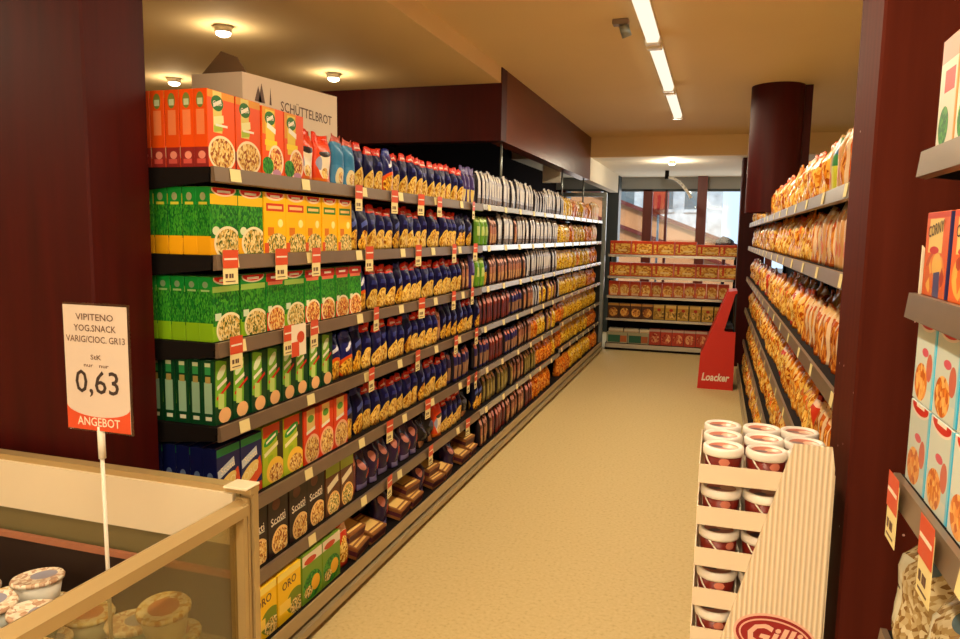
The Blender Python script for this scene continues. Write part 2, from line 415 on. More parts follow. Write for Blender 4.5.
pack('orange_bag', (238, 78, 28), [('r', .5, .9, .5, .1, (236, 60, 24)), ('e', .5, .36, .36, .3, (250, 236, 206)), ('e', .5, .6, .34, .06, (50, 40, 40)), ('e', .5, .2, .22, .12, PASTAL), ('e', .2, .4, .12, .14, (160, 170, 200)), ('r', .5, .04, .5, .06, (238, 120, 30))], .3, .4)
pack('purple_bag', (66, 50, 110), [('r', .5, .9, .5, .1, (96, 84, 140)), ('r', .5, .2, .3, .18, (230, 200, 110)), ('r', .5, .6, .2, .14, (110, 100, 160))], .26, .5)
pack('silver_pack', (190, 190, 200), [('r', .5, .9, .5, .08, (206, 200, 190)), ('r', .9, .5, .12, .5, (96, 96, 116)), ('r', .4, .5, .2, .2, (220, 218, 216)), ('r', .4, .12, .3, .08, (130, 120, 120)), ('r', .06, .45, .07, .5, (26, 20, 28))], .22, .4)  # dark edge strips, here and below, paint the shaded gaps between packets
pack('slate_pack', (110, 116, 136), [('r', .5, .94, .5, .06, (120, 100, 80)), ('r', .3, .5, .12, .5, (200, 200, 206)), ('r', .9, .5, .12, .5, (40, 40, 60)), ('r', .06, .45, .07, .5, (26, 20, 28))], .24, .4)
pack('brown_pack', (112, 66, 46), [('r', .9, .5, .12, .5, (36, 22, 30)), ('e', .45, .86, .3, .09, (206, 150, 130)), ('r', .4, .5, .22, .16, (170, 110, 84)), ('r', .4, .25, .16, .16, (196, 150, 100)), ('r', .06, .45, .07, .5, (26, 20, 28))], .3, .4)
pack('red_brown_pack', (122, 44, 34), [('r', .9, .5, .14, .5, (30, 20, 40)), ('e', .45, .8, .28, .1, (214, 150, 140)), ('r', .4, .4, .22, .2, (96, 50, 60)), ('r', .06, .45, .07, .5, (26, 20, 28))], .3, .4)
pack('blue_brown_pack', (40, 36, 92), [('r', .9, .5, .14, .5, (20, 14, 24)), ('e', .45, .84, .28, .08, (210, 120, 90)), ('r', .42, .3, .26, .2, (150, 110, 80)), ('r', .06, .45, .07, .5, (26, 20, 28))], .3, .4)
pack('olive_pack', (112, 96, 44), [('r', .9, .5, .14, .5, (30, 22, 12)), ('e', .45, .86, .3, .08, (206, 160, 90)), ('r', .42, .4, .2, .22, (150, 134, 70)), ('r', .06, .45, .07, .5, (26, 20, 28))], .3, .4)
pack('green_bag', (96, 150, 40), [('r', .5, .9, .5, .08, (160, 190, 90)), ('r', .4, .5, .22, .16, (190, 210, 120)), ('r', .95, .5, .06, .5, (30, 60, 20))], .3, .4)
pack('yellow_bag', (244, 186, 20), [('r', .5, .4, .46, .42, ((176, 104, 4), (244, 190, 24), (255, 222, 80), 14)), ('r', .5, .93, .5, .07, (240, 190, 70)), ('e', .5, .7, .3, .1, (244, 210, 120))], .25, .6)
pack('orange_pasta_bag', (222, 112, 20), [('r', .5, .4, .46, .42, ((180, 70, 10), (230, 120, 20), (246, 170, 60), 12)), ('r', .5, .92, .5, .07, (236, 150, 50))], .25, .6)
pack('nibble_bag', (224, 126, 26), [('r', .5, .4, .44, .36, ((170, 66, 8), (232, 140, 30), (250, 200, 90), 13)), ('e', .5, .74, .32, .1, (240, 196, 110)), ('r', .5, .95, .5, .05, (226, 90, 30))], .24, .6)
pack('golden_bag', (214, 122, 30), [('r', .5, .45, .44, .42, ((176, 92, 14), (228, 156, 44), (248, 208, 110), 12)), ('r', .5, .62, .24, .08, (240, 120, 40))], .2, .7)
pack('pale_pack', (206, 160, 96), [('r', .3, .5, .08, .5, (232, 206, 160)), ('r', .75, .5, .08, .45, (206, 150, 96)), ('e', .5, .3, .2, .12, (206, 100, 50)), ('r', .5, .9, .5, .04, (210, 190, 170))], .3, .3)
pack('bread_pack', (200, 92, 22), [('r', .5, .4, .36, .34, ((150, 60, 12), (210, 116, 34), (232, 160, 70), 10)), ('r', .5, .9, .5, .07, (236, 190, 130)), ('r', .86, .5, .06, .5, (240, 210, 170))], .25, .5)
pack('red_bag', (206, 60, 34), [('e', .5, .4, .36, .3, PASTAL), ('r', .5, .84, .5, .06, (240, 200, 170))], .25, .5)
pack('teal_pack', (110, 160, 180), [('r', .5, .5, .3, .3, (190, 190, 180)), ('r', .5, .2, .5, .1, (20, 130, 180)), ('r', .5, .85, .5, .1, (206, 196, 170))], .3, .3)
pack('green_yellow_pack', (60, 140, 80), [('r', .5, .25, .5, .25, (206, 206, 60)), ('r', .5, .8, .5, .1, (20, 90, 150))], .3, .4)
pack('tan_slab', (150, 96, 50), [('r', .5, .5, .5, .3, (80, 34, 40)), ('r', 2.5, .5, .42, .40, (250, 206, 120)), ('r', 1.5, .5, .5, .2, (90, 40, 50))], .35, .3)
pack('dark_bundle', (50, 34, 66), [('e', .3, .7, .2, .14, (200, 130, 120)), ('e', .7, .4, .2, .14, (160, 50, 40)), ('r', .5, .1, .4, .08, (120, 110, 160))], .25, .6)
pack('black_bag', (34, 30, 34), [('r', .5, .12, .36, .1, (150, 100, 60)), ('e', .5, .6, .24, .1, (80, 80, 100))], .22, .6)
pack('white_blue_bag', (60, 120, 176), [('e', .5, .5, .3, .2, (220, 226, 220)), ('r', .5, .8, .4, .05, (20, 60, 130))], .25, .6)
# end display
pack('egg_pasta_wide', (222, 84, 20), [('r', .5, .48, .46, .4, ((190, 110, 30), (230, 160, 50), (248, 206, 100), 12)), ('r', .5, .9, .5, .1, (210, 60, 20)), ('r', .2, .5, .04, .3, (210, 60, 20)), ('r', .6, .3, .2, .06, (246, 210, 140))], .4)
pack('egg_pasta_small', (220, 96, 34), [('e', .5, .42, .44, .36, ((200, 120, 40), (236, 170, 70), (250, 216, 130), 8)), ('r', .5, .9, .5, .09, (200, 56, 24)), ('r', .5, .1, .34, .06, (240, 200, 150))], .4)
pack('window_carton', (206, 160, 60), [('r', .5, .35, .44, .22, ((120, 90, 30), (210, 160, 60), (240, 200, 110), 7)), ('r', .5, .9, .5, .1, (236, 200, 110)), ('e', .5, .66, .16, .1, (190, 60, 34)), ('r', .97, .5, .04, .5, (60, 30, 16))], .4)
pack('brown_window_carton', (96, 56, 30), [('e', .5, .4, .4, .3, ((150, 80, 30), (220, 150, 60), (240, 190, 90), 7)), ('r', .5, .92, .5, .08, (200, 150, 70))], .4)
pack('green_white_wide', (190, 186, 150), [('r', .35, .4, .3, .34, (50, 110, 84)), ('r', .8, .4, .16, .3, (196, 110, 60))], .4)
pack('pink_red_carton', (200, 70, 50), [('e', .5, .42, .4, .3, ((170, 40, 30), (226, 120, 80), (246, 190, 130), 7)), ('r', .5, .92, .5, .08, (206, 180, 170))], .4)
pack('white_flat', (222, 214, 190), [('r', .5, .2, .5, .1, (190, 160, 110))], .5)
# near right
pack('bar_carton', (226, 96, 24), [('r', .5, .97, .5, .04, (206, 60, 16)), ('r', .45, .72, .3, .2, (240, 206, 120)), ('e', .5, .28, .42, .26, ((170, 50, 16), (226, 110, 30), (244, 180, 80), 6)),
    ('e', .42, .55, .2, .045, R_), ('e', .58, .38, .2, .14, (240, 190, 90)), ('r', .62, .14, .13, .16, (70, 70, 120), .1), ('r', 1.5, .5, .5, .5, (60, 56, 110))], .4)
pack('biscuit_carton', (206, 218, 212), [('r', .5, .3, .5, .1, (190, 214, 214)), ('e', .5, .97, .46, .13, (240, 226, 214)), ('e', .5, .97, .4, .1, R_), ('r', .5, .97, .2, .02, W_), ('e', .38, .24, .32, .22, ((196, 96, 20), (228, 136, 44), (244, 190, 110), 13)),
    ('e', .75, .45, .14, .16, (206, 110, 90)), ('e', .5, .6, .16, .05, (214, 90, 110)), ('r', .97, .5, .05, .5, (120, 206, 236)), ('r', 1.5, .5, .5, .5, (60, 190, 236))], .4)
pack('crisp_carton', (230, 220, 200), [('r', .5, .9, .5, .12, (220, 150, 130)), ('e', .4, .2, .3, .18, LEAF), ('r', .6, .6, .3, .1, (190, 40, 40)), ('r', 1.5, .5, .5, .5, (240, 190, 130))], .4)
pack('crusty_bag', (206, 176, 124), [('r', .5, .5, .48, .48, ((140, 106, 60), (184, 156, 104), (220, 204, 164), 26)), ('r', .3, .42, .2, .24, (214, 208, 180), .1), ('r', .3, .42, .15, .01, (90, 90, 80), .1), ('e', .7, .75, .14, .08, (90, 110, 116))], .18, .9)

# ------------------------------------------------------------------ product meshes (front faces -Y, origin bottom front centre)
def Mfront(x, z, y=-0.0008, rot=0):
    return Matrix.Translation((x, y, z)) @ Matrix.Rotation(PI/2, 4, 'X') @ Matrix.Rotation(rot, 4, 'Z')
def carton(mat, w, d, h, extra=None):
    b = B(); b.box(-w/2, w/2, 0, d, 0, h, mat, bev=0.0014)
    # glued top flap and its seam
    b.box(-w/2 + .004, w/2 - .004, d*.18, d*.82, h, h + .0012, mat)
    if extra: extra(b, w, d, h)
    return b.mesh('carton')
def bag(mat, w, d, h, seed=0, head=0.14, lump=1.0, nu=9, nv=14, floppy=0.0):
    rnd = random.Random(seed * 77 + 5); b = B(); k = b.mi(mat)
    ph = [rnd.uniform(0, 6.28) for _ in range(8)]
    def prof(u, v):
        e = max(0.0, math.sin(PI*u)) ** 0.35
        top = 1 - head
        if v > top: t = 0.10 * (1 - (v-top)/head) + 0.02
        else:
            t = min(1.0, ((top - v)/top*3.6 + 0.2)) ** 0.6
            t *= 0.85 + 0.15*math.sin(PI*min(1, v/top))
        t *= e
        t *= 1 + lump*0.10*math.sin(5*u + 7*v + ph[0]) + lump*0.08*math.sin(11*v + ph[1] + 4*u)
        return max(t, 0.01)*d/2
    def width(v):
        top = 1 - head
        return w/2*(1 - 0.03*math.sin(PI*min(1, v/top))) * (1.0 if v < top else 1.01)
    F, K = [], []
    for j in range(nv+1):
        v = j/nv; fr, bk = [], []
        lean = floppy*(max(0, v-.6)**2)*h
        for i in range(nu+1):
            u = i/nu; x = (2*u - 1)*width(v) + 0.003*lump*math.sin(9*v + ph[2])
            z = v*h + (0.006*math.sin(6*u + ph[3]) if v > 1-head else 0) - 0.002*lump*math.sin(8*u+ph[4])*(v > .1)
            wob = (0.006*math.sin(10*u + ph[5]) if v > 1-head else 0)
            t = prof(u, v)
            fr.append(b.bm.verts.new((x, d/2 - t + wob - lean, z)))
            if i in (0, nu): bk.append(fr[-1])
            else: bk.append(b.bm.verts.new((x, d/2 + t + wob - lean, z)))
        F.append(fr); K.append(bk)
    for j in range(nv):
        for i in range(nu):
            f = b.bm.faces.new((F[j][i], F[j][i+1], F[j+1][i+1], F[j+1][i])); f.smooth = True
            for l, (a, c) in zip(f.loops, ((i,j),(i+1,j),(i+1,j+1),(i,j+1))): l[b.uv].uv = (a/nu, c/nv)
            f = b.bm.faces.new((K[j][i+1], K[j][i], K[j+1][i], K[j+1][i+1])); f.smooth = True
            for l, (a, c) in zip(f.loops, ((i+1,j),(i,j),(i,j+1),(i+1,j+1))): l[b.uv].uv = (1-a/nu, c/nv)
    for row, rv in ((0, False), (nv, True)):
        for i in range(nu):
            v4 = [F[row][i], F[row][i+1], K[row][i+1], K[row][i]]
            vv = []
            for v in v4:
                if v not in vv: vv.append(v)
            if len(vv) >= 3:
                try: f = b.bm.faces.new(vv)
                except ValueError: continue
                for l in f.loops: l[b.uv].uv = (.5, .02 if row == 0 else .98)
    bmesh.ops.recalc_face_normals(b.bm, faces=b.bm.faces[:])
    return b.mesh('bag')

def gtxt(*items):
    def f(b, w, d, h):
        for (s, mat, x, z, ww, rot) in items:
            b.text(s, mat, Mfront(x*w, z*h, -.0009, rot), w=ww*w)
    return f
KINDS = {}
def kind(key, name, look, cat, meshes, w, d, h):
    KINDS[key] = dict(name=name, look=look, cat=cat, meshes=meshes, w=w, d=d, h=h)
def kc(key, look, mat, w, d, h, extra=None, name='rice_carton', cat='carton'):
    kind(key, name, look, cat, [carton(mat, w, d, h, extra)], w, d, h)
def kb(key, look, mat, w, d, h, name='pasta_bag', cat='bag', n=3, **kw):
    kind(key, name, look, cat, [bag(mat, w, d, h, seed=i + len(KINDS)*3, **kw) for i in range(n)], w, d, h)

gal = gtxt(('Gallo', 'white_print', -.14, .84, .34, .1))
kc('c_or', 'orange rice carton with food plate', 'rice_orange', .138, .053, .24, gal)
kc('c_org', 'orange rice carton with green leaf picture', 'rice_orange_green', .132, .053, .235, gal)
kc('c_gy', 'green and yellow rice carton', 'rice_green_yellow', .14, .053, .215)
kc('c_yr', 'yellow rice carton with red strip', 'rice_yellow_red', .135, .053, .215)
kc('c_yg', 'yellow rice carton with green strip', 'rice_yellow_green', .12, .053, .215)
kc('c_g', 'green rice carton with food plate', 'rice_green', .14, .053, .21)
kc('c_gr', 'green and red rice carton', 'rice_green_red', .115, .053, .21)
kc('c_sl', 'slim dark green rice carton', 'rice_slim_green', .092, .05, .215)
kc('c_nv', 'navy rice carton with gold letters', 'rice_navy', .125, .053, .215, gtxt(('ORO', 'paper_cream', -.05, .4, .7, .25), ('Scotti', 'white_print', -.05, .66, .6, .2)))
kc('c_li', 'lime green rice carton', 'rice_lime', .13, .053, .225)
kc('c_op', 'red orange rice carton with plate', 'rice_orange_plate', .12, .053, .22)
kc('c_dk', 'dark brown risotto carton', 'risotto_dark', .135, .045, .225, gtxt(('Scotti', 'white_print', -.02, .6, .72, .12)), name='risotto_carton')
kc('c_br', 'brown and lime risotto carton', 'risotto_brown', .12, .045, .22, name='risotto_carton')
kc('c_yw', 'bright yellow rice carton', 'yellow_box', .16, .05, .20, gtxt(('ORO', 'ink_brown', -.02, .72, .6, .1)))
kc('c_vg', 'green carton with vegetable picture', 'veg_box', .15, .05, .20, name='side_dish_carton')
kb('b_bl', 'dark blue pasta bag with red top', 'blue_bag', .092, .06, .205)
kb('b_bd', 'plain dark blue pasta bag', 'blue_bag_dark', .092, .06, .21)
kb('b_bo', 'blue pasta bag with orange print', 'blue_bag_orange', .11, .065, .20)
kb('b_lb', 'light blue pasta bag', 'light_blue_bag', .10, .055, .205)
kb('b_or', 'orange bag with chef picture', 'orange_bag', .125, .06, .21, n=2)
kb('b_pu', 'tall purple pasta bag', 'purple_bag', .085, .05, .225, head=.1)
kb('b_si', 'silver white packet', 'silver_pack', .074, .055, .225, name='flour_packet', cat='packet', head=.07, lump=.4)
kb('b_sl', 'slate grey packet', 'slate_pack', .074, .055, .20, name='flour_packet', cat='packet', head=.07, lump=.4)
kb('b_br', 'brown packet with pink spot', 'brown_pack', .072, .055, .20, name='pasta_packet', cat='packet', head=.08, lump=.5)
kb('b_rb', 'red brown packet', 'red_brown_pack', .072, .055, .20, name='pasta_packet', cat='packet', head=.08, lump=.5)
kb('b_bb', 'blue brown packet', 'blue_brown_pack', .085, .055, .20, name='pasta_packet', cat='packet', head=.08, lump=.5)
kb('b_ol', 'olive packet', 'olive_pack', .085, .055, .20, name='pasta_packet', cat='packet', head=.08, lump=.5)
kb('b_gn', 'green packet', 'green_bag', .085, .055, .20, name='pasta_packet', cat='packet', head=.08, lump=.5)
kb('b_ye', 'yellow pasta bag', 'yellow_bag', .12, .08, .20)
kb('b_op', 'orange pasta bag', 'orange_pasta_bag', .12, .08, .20)
kb('b_db', 'dark purple bundle bag', 'dark_bundle', .12, .09, .19, lump=1.6)
kb('b_bk', 'black foil bag', 'black_bag', .12, .09, .17, lump=1.6)
kb('b_wb', 'small white and blue bag', 'white_blue_bag', .11, .07, .14, lump=1.4, n=1)
kc('t_tan', 'flat tan pack in an open case', 'tan_slab', .15, .15, .055, name='flat_packet', cat='packet')
kb('r_go', 'golden snack bag', 'golden_bag', .125, .08, .22, name='snack_bag', lump=1.4)
kb('r_ni', 'orange yellow snack bag', 'nibble_bag', .125, .08, .215, name='snack_bag', lump=1.2)
kb('r_br', 'orange brown bread bag', 'bread_pack', .10, .07, .205, name='bread_bag', head=.1)
kb('r_pa', 'pale cream packet', 'pale_pack', .11, .07, .225, name='crispbread_packet', cat='packet', head=.06, lump=.3)
kb('r_re', 'red snack bag', 'red_bag', .12, .08, .21, name='snack_bag')
kb('r_te', 'teal and grey packet', 'teal_pack', .12, .07, .25, name='crispbread_packet', cat='packet', head=.06, lump=.3)
kb('r_gy', 'green yellow blue packet', 'green_yellow_pack', .11, .07, .22, name='snack_packet', cat='packet', head=.07, lump=.4, n=1)
kc('e_wd', 'wide orange egg pasta carton', 'egg_pasta_wide', .285, .12, .185, name='egg_pasta_carton')
kc('e_wdl', 'low wide orange egg pasta carton', 'egg_pasta_wide', .285, .12, .15, name='egg_pasta_carton')
kc('e_sm', 'small orange egg pasta carton', 'egg_pasta_small', .14, .1, .2, name='egg_pasta_carton')
kc('e_wi', 'yellow carton with pasta picture', 'window_carton', .155, .1, .205, name='egg_pasta_carton')
kc('e_bw', 'brown carton with pasta picture', 'brown_window_carton', .15, .1, .205, name='egg_pasta_carton')
kc('e_gw', 'wide green and white carton', 'green_white_wide', .285, .12, .15, name='lasagne_carton')
kc('e_wf', 'flat white carton', 'white_flat', .2, .12, .05, name='lasagne_carton')
kc('e_pr', 'pink and red carton', 'pink_red_carton', .15, .1, .22, name='egg_pasta_carton')
kc('n_bar', 'orange cereal bar carton', 'bar_carton', .15, .07, .15, gtxt(('CORNY', 'ink', -.04, .8, .66, .12)), name='cereal_bar_carton')
kc('n_bis', 'light blue biscuit carton', 'biscuit_carton', .125, .06, .155, name='biscuit_carton')
kc('n_cri', 'white and red crispbread carton', 'crisp_carton', .1, .07, .19, name='crispbread_carton')
kb('n_cru', 'clear bag of bread rolls', 'crusty_bag', .19, .16, .25, name='bread_bag', lump=2.2, head=.2, n=2)

used = set()
def put(key, loc, rz, label, group=None, tilt=0.0, name=None):
    K = KINDS[key]
    o = bpy.data.objects.new(name or K['name'], random.choice(K['meshes'])); C.objects.link(o)
    o.location = loc; o.rotation_euler = (tilt, 0, rz)
    if K['cat'] != 'carton': o.scale = (1, 1, random.uniform(.93, 1.03))
    tag(o, label, K['cat'], group); return o

# ------------------------------------------------------------------ room shell
X0, X1, Y0, Y1 = -6.0, 3.6, -3.5, 12.7
sbox('floor', X0-.2, X1+.2, Y0-.2, Y1+.2, -.1, 0, 'floor')
b = B(); b.box(-1.557, X1, Y0, 9.26, 2.8, 2.95, 'ceiling_tan'); b.box(-1.557, X1, 9.26, 9.36, 2.56, 2.95, 'ceiling_tan')
struct('ceiling', b)
b = B(); b.box(X0, -1.557, Y0, 5.28, 2.69, 2.95, 'ceiling_tan')
struct('ceiling_left', b)
b = B(); b.box(X0, X1, 9.36, Y1, 2.56, 2.7, 'ceiling_cream'); b.box(X0, -1.59, 5.42, 9.36, 2.7, 2.8, 'wall_dark')
struct('ceiling_back', b)
b = B(); b.box(X0, -1.549, 5.28, 5.42, 2.28, 2.95, 'wood_dark'); struct('trim_1', b)
b = B(); b.box(-1.67, -1.55, 5.42, 9.26, 2.28, 2.81, 'wood_beam'); struct('trim_2', b)
b = B(); b.box(-1.67, -1.55, 9.265, 12.0, 2.28, 2.6, 'ceiling_cream'); struct('trim_3', b)
b = B(); b.box(X0-.2, X0, Y0-.2, Y1+.2, 0, 3, 'wall_plain'); struct('wall_left', b)
b = B(); b.box(X0, -2.6, 5.6, 5.75, 0, 2.3, 'wall_dark'); b.box(-2.75, -2.6, 5.75, 12.2, 0, 2.7, 'wall_dark'); struct('wall_inner', b)  # added walls, coloured near-black to keep the gap above the racks dark
b = B(); b.box(X1, X1+.2, Y0-.2, Y1+.2, 0, 3, 'wall_plain'); struct('wall_right', b)
b = B(); b.box(X0-.2, X1+.2, Y0-.2, Y0, 0, 3, 'wall_plain'); struct('wall_rear', b)
# window wall at the back
b = B(); b.box(X0, X1, 12.56, 12.7, 0, .35, 'wall_plain'); b.box(X0, X1, 12.56, 12.7, 2.36, 2.7, 'header_grey'); b.box(X0, -2.6, 12.56, 12.7, .35, 2.36, 'wall_dark')
b.box(1.4, X1, 12.56, 12.7, .35, 2.36, 'wall_dark')
struct('wall_back', b)
b = B()
for x0, x1, mat in ((-2.6,-2.5,'wood_mullion'), (-1.20,-1.05,'wood_mullion'), (-.845,-.805,'wood_mullion'), (.75,.85,'wood_mullion'), (1.3,1.4,'wood_mullion')):
    b.box(x0, x1, 12.55, 12.68, .35, 2.36, mat)
b.box(-2.6, 1.4, 12.55, 12.68, .30, .38, 'wood_mullion'); b.box(-2.6, 1.4, 12.55, 12.68, 2.335, 2.37, 'grey_column')
fr = struct('window_1', b)
b = B(); b.box(-2.55, 1.35, 12.61, 12.62, .36, 2.36, 'pane'); obj('window_pane', b, fr)
sbox('column_grey', -1.80, -1.55, 12.15, 12.45, 0, 2.56, 'grey_column')
sbox('column_wood', -.335, -.185, 12.35, 12.54, 0, 2.56, 'wood_mullion')
sbox('column_dark', .25, .56, 9.55, 9.9, 0, 2.56, 'wood_dark', bev=.01)
# round column with a squared service duct beside it
b = B(); b.lathe([(.20, 1.80), (.20, 2.8)], 'wood_dark', (.405, 6.45, 0), n=40); b.box(.50, .66, 6.42, 6.62, 1.8, 2.8, 'wood_dark'); b.tube((.595, 6.41, 1.8), (.595, 6.41, 2.8), .006, 'steel', 6)
struct('column_round', b)
# big wooden pillars
b = B(); b.box(-2.62, -1.70, 1.66, 1.90, 0, 2.69, 'wood_dark', bev=.006); struct('pillar_left', b)
b = B(); b.box(.33, .72, 1.90, 2.2, 0, 2.8, 'wood_dark', bev=.006); struct('pillar_right', b)
bpy.data.objects['pillar_right'].data.materials[0] = MATS['wood_gloss']

# ------------------------------------------------------------------ racks
LEV = [1.79, 1.515, 1.235, .96, .665, .385, .125]
LV = ['top', 'second', 'third', 'fourth', 'fifth', 'sixth', 'bottom']
def rack(name, label, yA, yB, levels, xf, face, depth, rail, top=1.86, base_ext=0.05, cat='shelf rack', tagpos=True, kickm='kick'):
    """face=+1: front plane x=xf looks to +X ; -1 looks to -X. built around its own empty"""
    e = empty(name, (xf, (yA+yB)/2, 0)); tag(e, label, cat, 'steel shelf racks along the aisle')
    L2 = (yB-yA)/2
    def bx(pn, a0, a1, y0, y1, z0, z1, mat, parent, bev=0):
        x0, x1 = sorted((-face*a0, -face*a1)); return cpart(pn, (x0, x1, y0, y1, z0, z1, mat), parent, bev)
    bx('back_panel', depth-.02, depth, -L2, L2, 0, top-.1, 'shelf_dark', e)
    for y in (-L2, L2-.02): bx('upright', depth-.05, depth-.02, y+.001, y+.019, 0, top-.1, 'shelf_dark', e)
    for i, z in enumerate(levels):
        last = z < .2
        ext = base_ext if last else 0
        if last:
            s = bx('base_shelf', -ext, depth-.02, -L2, L2, z-.03, z, 'shelf_dark', e)
            bx('price_rail', -ext-.006, -ext+.002, -L2, L2, z-.04, z+.015, kickm, s)
            k = bx('kick_plate', -ext+.03, -ext+.04, -L2, L2, 0.0, z-.03, 'black', e)
            bx('bumper', -ext-.02, -ext+.03, -L2, L2, .035, .065, kickm, e)
        else:
            s = bx('shelf', 0, depth-.02, -L2+.001, L2-.001, z-.022, z, 'shelf_dark', e)
            # sloping price rail
            rb = B(); sx = face
            rb.prism([(sx*-.002, z+.002), (sx*.010, z+.002), (sx*.015, z-(.044 if rail == 'rail_grey' else .034)), (sx*-.002, z-(.048 if rail == 'rail_grey' else .036))], -L2+.001, L2-.001, rail)
            r = obj('price_rail', rb, s)
            n = max(2, int((yB-yA)/.42))
            for q in range(n):
                yy = -L2 + .05 + q*(2*L2-.1)/n + random.uniform(0, .08)
                lb = B(); lb.prism([(sx*.0115, z), (sx*.0165, z-.040), (sx*.0175, z-.040), (sx*.0125, z)], yy, yy+.055, 'paper_cream')
                obj('shelf_label', lb, r)
            # end brackets
            for yq in (-L2+.001, L2-.013):
                bb = B(); bb.prism([(-sx*.01, z-.022), (-sx*.01, z-.045), (-sx*(depth-.05), z-.085), (-sx*(depth-.05), z-.022)], yq, yq+.012, 'shelf_dark')
                obj('bracket', bb, s)
    return e
XL = -1.5; XR = .36
rack('shelf_rack', 'dark steel rack nearest the freezer on the left, rice cartons and blue pasta bags', 1.935, 4.68, LEV, XL, 1, .44, 'rail_grey')
rack('shelf_rack', 'middle steel rack of the left row, silver and brown packets', 4.685, 7.38, LEV, XL, 1, .44, 'rail_daylit')
rack('shelf_rack', 'far steel rack of the left row, yellow pasta bags', 7.385, 10.05, [1.79,1.515,1.235,.96,.69,.42,.125], XL, 1, .44, 'rail_daylit')
LEV2 = [1.79,1.515,1.235,.96,.69,.42,.125]
RL = [1.76, 1.50, 1.15, .79, .42, .12]
rack('shelf_rack', 'near steel rack of the right row just behind the wooden pillar', 2.25, 5.6, RL, XR, -1, .42, 'rail_grey')
rack('shelf_rack', 'far steel rack of the right row beyond the round column', 5.605, 9.0, RL, XR, -1, .42, 'rail_grey')
NL = [1.76, 1.50, 1.15, .83, .46, .12]
rack('shelf_rack', 'steel rack at the right edge with cereal bars and biscuits', .45, 1.56, NL, XR, -1, .42, 'rail_grey')
# left-side end panel and the frame at the far end
b = B(); b.box(-.44, .0, 0, .03, 0, 1.80, 'black'); o = obj('rack_end_panel', b, None, (XL, 10.06, 0)); tag(o, 'black end panel closing the far end of the left racks', 'panel')
e = empty('door_frame', (-1.49, 10.2, 0)); tag(e, 'pale steel door frame standing behind the far end of the left racks', 'door frame')
cpart('post', (-.03, .03, -.03, .03, 0, 2.12, 'steel'), e, .004); cpart('post', (-.93, -.87, -.03, .03, 0, 2.12, 'steel'), e, .004)
cpart('header', (-.93, .03, -.03, .03, 2.12, 2.18, 'steel'), e, .004)

def lvlname(i, n): return ['top','second','third','fourth','fifth','sixth','bottom'][i] if i < n-1 else 'bottom'
def row(seq, y, yend, z, xf, face, lname, where, jit=1.0, lead=0, gap=.004):
    """place products one after another along the shelf; seq = list of (key, count)"""
    i = lead; keys = []
    for k, n in seq: keys += [k]*n
    for key in keys:
        K = KINDS[key]; w = K['w']
        if y + w > yend: break
        i += 1
        isbag = K['cat'] != 'carton'
        g = (random.uniform(0, .003) if isbag else gap*.5 + random.uniform(0, .002))
        dx = .018 + (random.uniform(0, .02) if isbag else random.uniform(0, .006))*jit
        rz = (PI/2 if face > 0 else -PI/2) + random.uniform(-1, 1)*(.06 if isbag else .015)*jit
        cy = y + w/2 + g
        lab = f"{K['look']}, {ordn(i)} pack from the front, {lname} shelf, {where}"
        put(key, (xf - face*dx, cy, z + .0006), rz, lab, f"{K['look']} packs on the {lname} shelf, {where}", tilt=0)
        y = cy + w/2 + g*.5
    return y, i
def rep(pattern, n):
    out = []
    while len(out) < n: out += [(k, 1) for k in pattern]
    return out[:n]
W = 'left racks'
YS = 1.95
cut = {}
rows = [
 [('c_or',2),('c_org',2),('b_or',2),('b_lb',2),('b_bl',3),('b_bo',1),('b_bl',6),('b_bl',5),('b_pu',8)],
 [('c_gy',2),('c_yr',2),('c_yg',3),('b_bd',2),('b_bl',3),('b_bd',1),('b_bl',9),('b_bd',3),('b_pu',3)],
 [('c_g',2),('c_gr',1),('c_g',1),('c_gr',4),('b_bo',1),('b_bl',3),('b_bd',1),('b_bl',10),('b_br',2),('b_pu',3)],
 [('c_sl',8),('b_bo',2),('b_bd',1),('b_bl',5),('b_bd',1),('b_bl',4),('b_br',1),('b_bd',4)],
 [('c_nv',2),('c_li',2),('c_op',3),('b_bd',2),('b_bl',7),('b_bd',1),('b_bl',4),('b_bb',5)],
 [('c_dk',5),('c_br',2),('b_rb',1),('b_db',6),('b_bk',2),('b_or',1),('b_bl',4),('b_bk',5)],
 [('b_wb',1),('c_yw',2),('c_vg',2),('b_re' if False else 'r_re',1)],
]
sec2 = [
 [('b_si',12),('b_sl',1),('b_si',8),('b_sl',6)], [('b_gn',3),('b_br',3),('b_si',6),('b_br',2),('b_si',10)],
 [('b_gn',2),('b_bd',1),('b_br',14),('b_sl',2),('b_si',8)], [('b_bd',1),('b_rb',10),('b_bb',5),('b_br',5),('b_sl',3)],
 [('b_bb',4),('b_rb',5),('b_bb',5),('b_br',6),('b_op',2),('b_ye',2)], [('b_bd',2),('b_ol',9),('b_br',5),('b_ol',5),('b_op',6)],
 [('b_br',4),('b_rb',5),('b_br',8),('b_rb',4),('b_op',6)],
]
sec3 = [
 [('b_sl',2),('b_ye',4),('b_op',3),('b_ye',3),('b_op',5),('r_pa',8)], [('b_ye',5),('b_op',2),('b_ye',6),('b_op',4),('r_pa',6)],
 [('b_ye',9),('b_op',1),('b_ye',6),('b_op',6)], [('b_sl',1),('b_ye',14),('b_op',7)],
 [('b_op',3),('b_ye',14),('b_ye',5)], [('b_op',2),('b_ye',14),('b_op',8)], [('b_op',5),('b_ye',11),('b_op',8)],
]
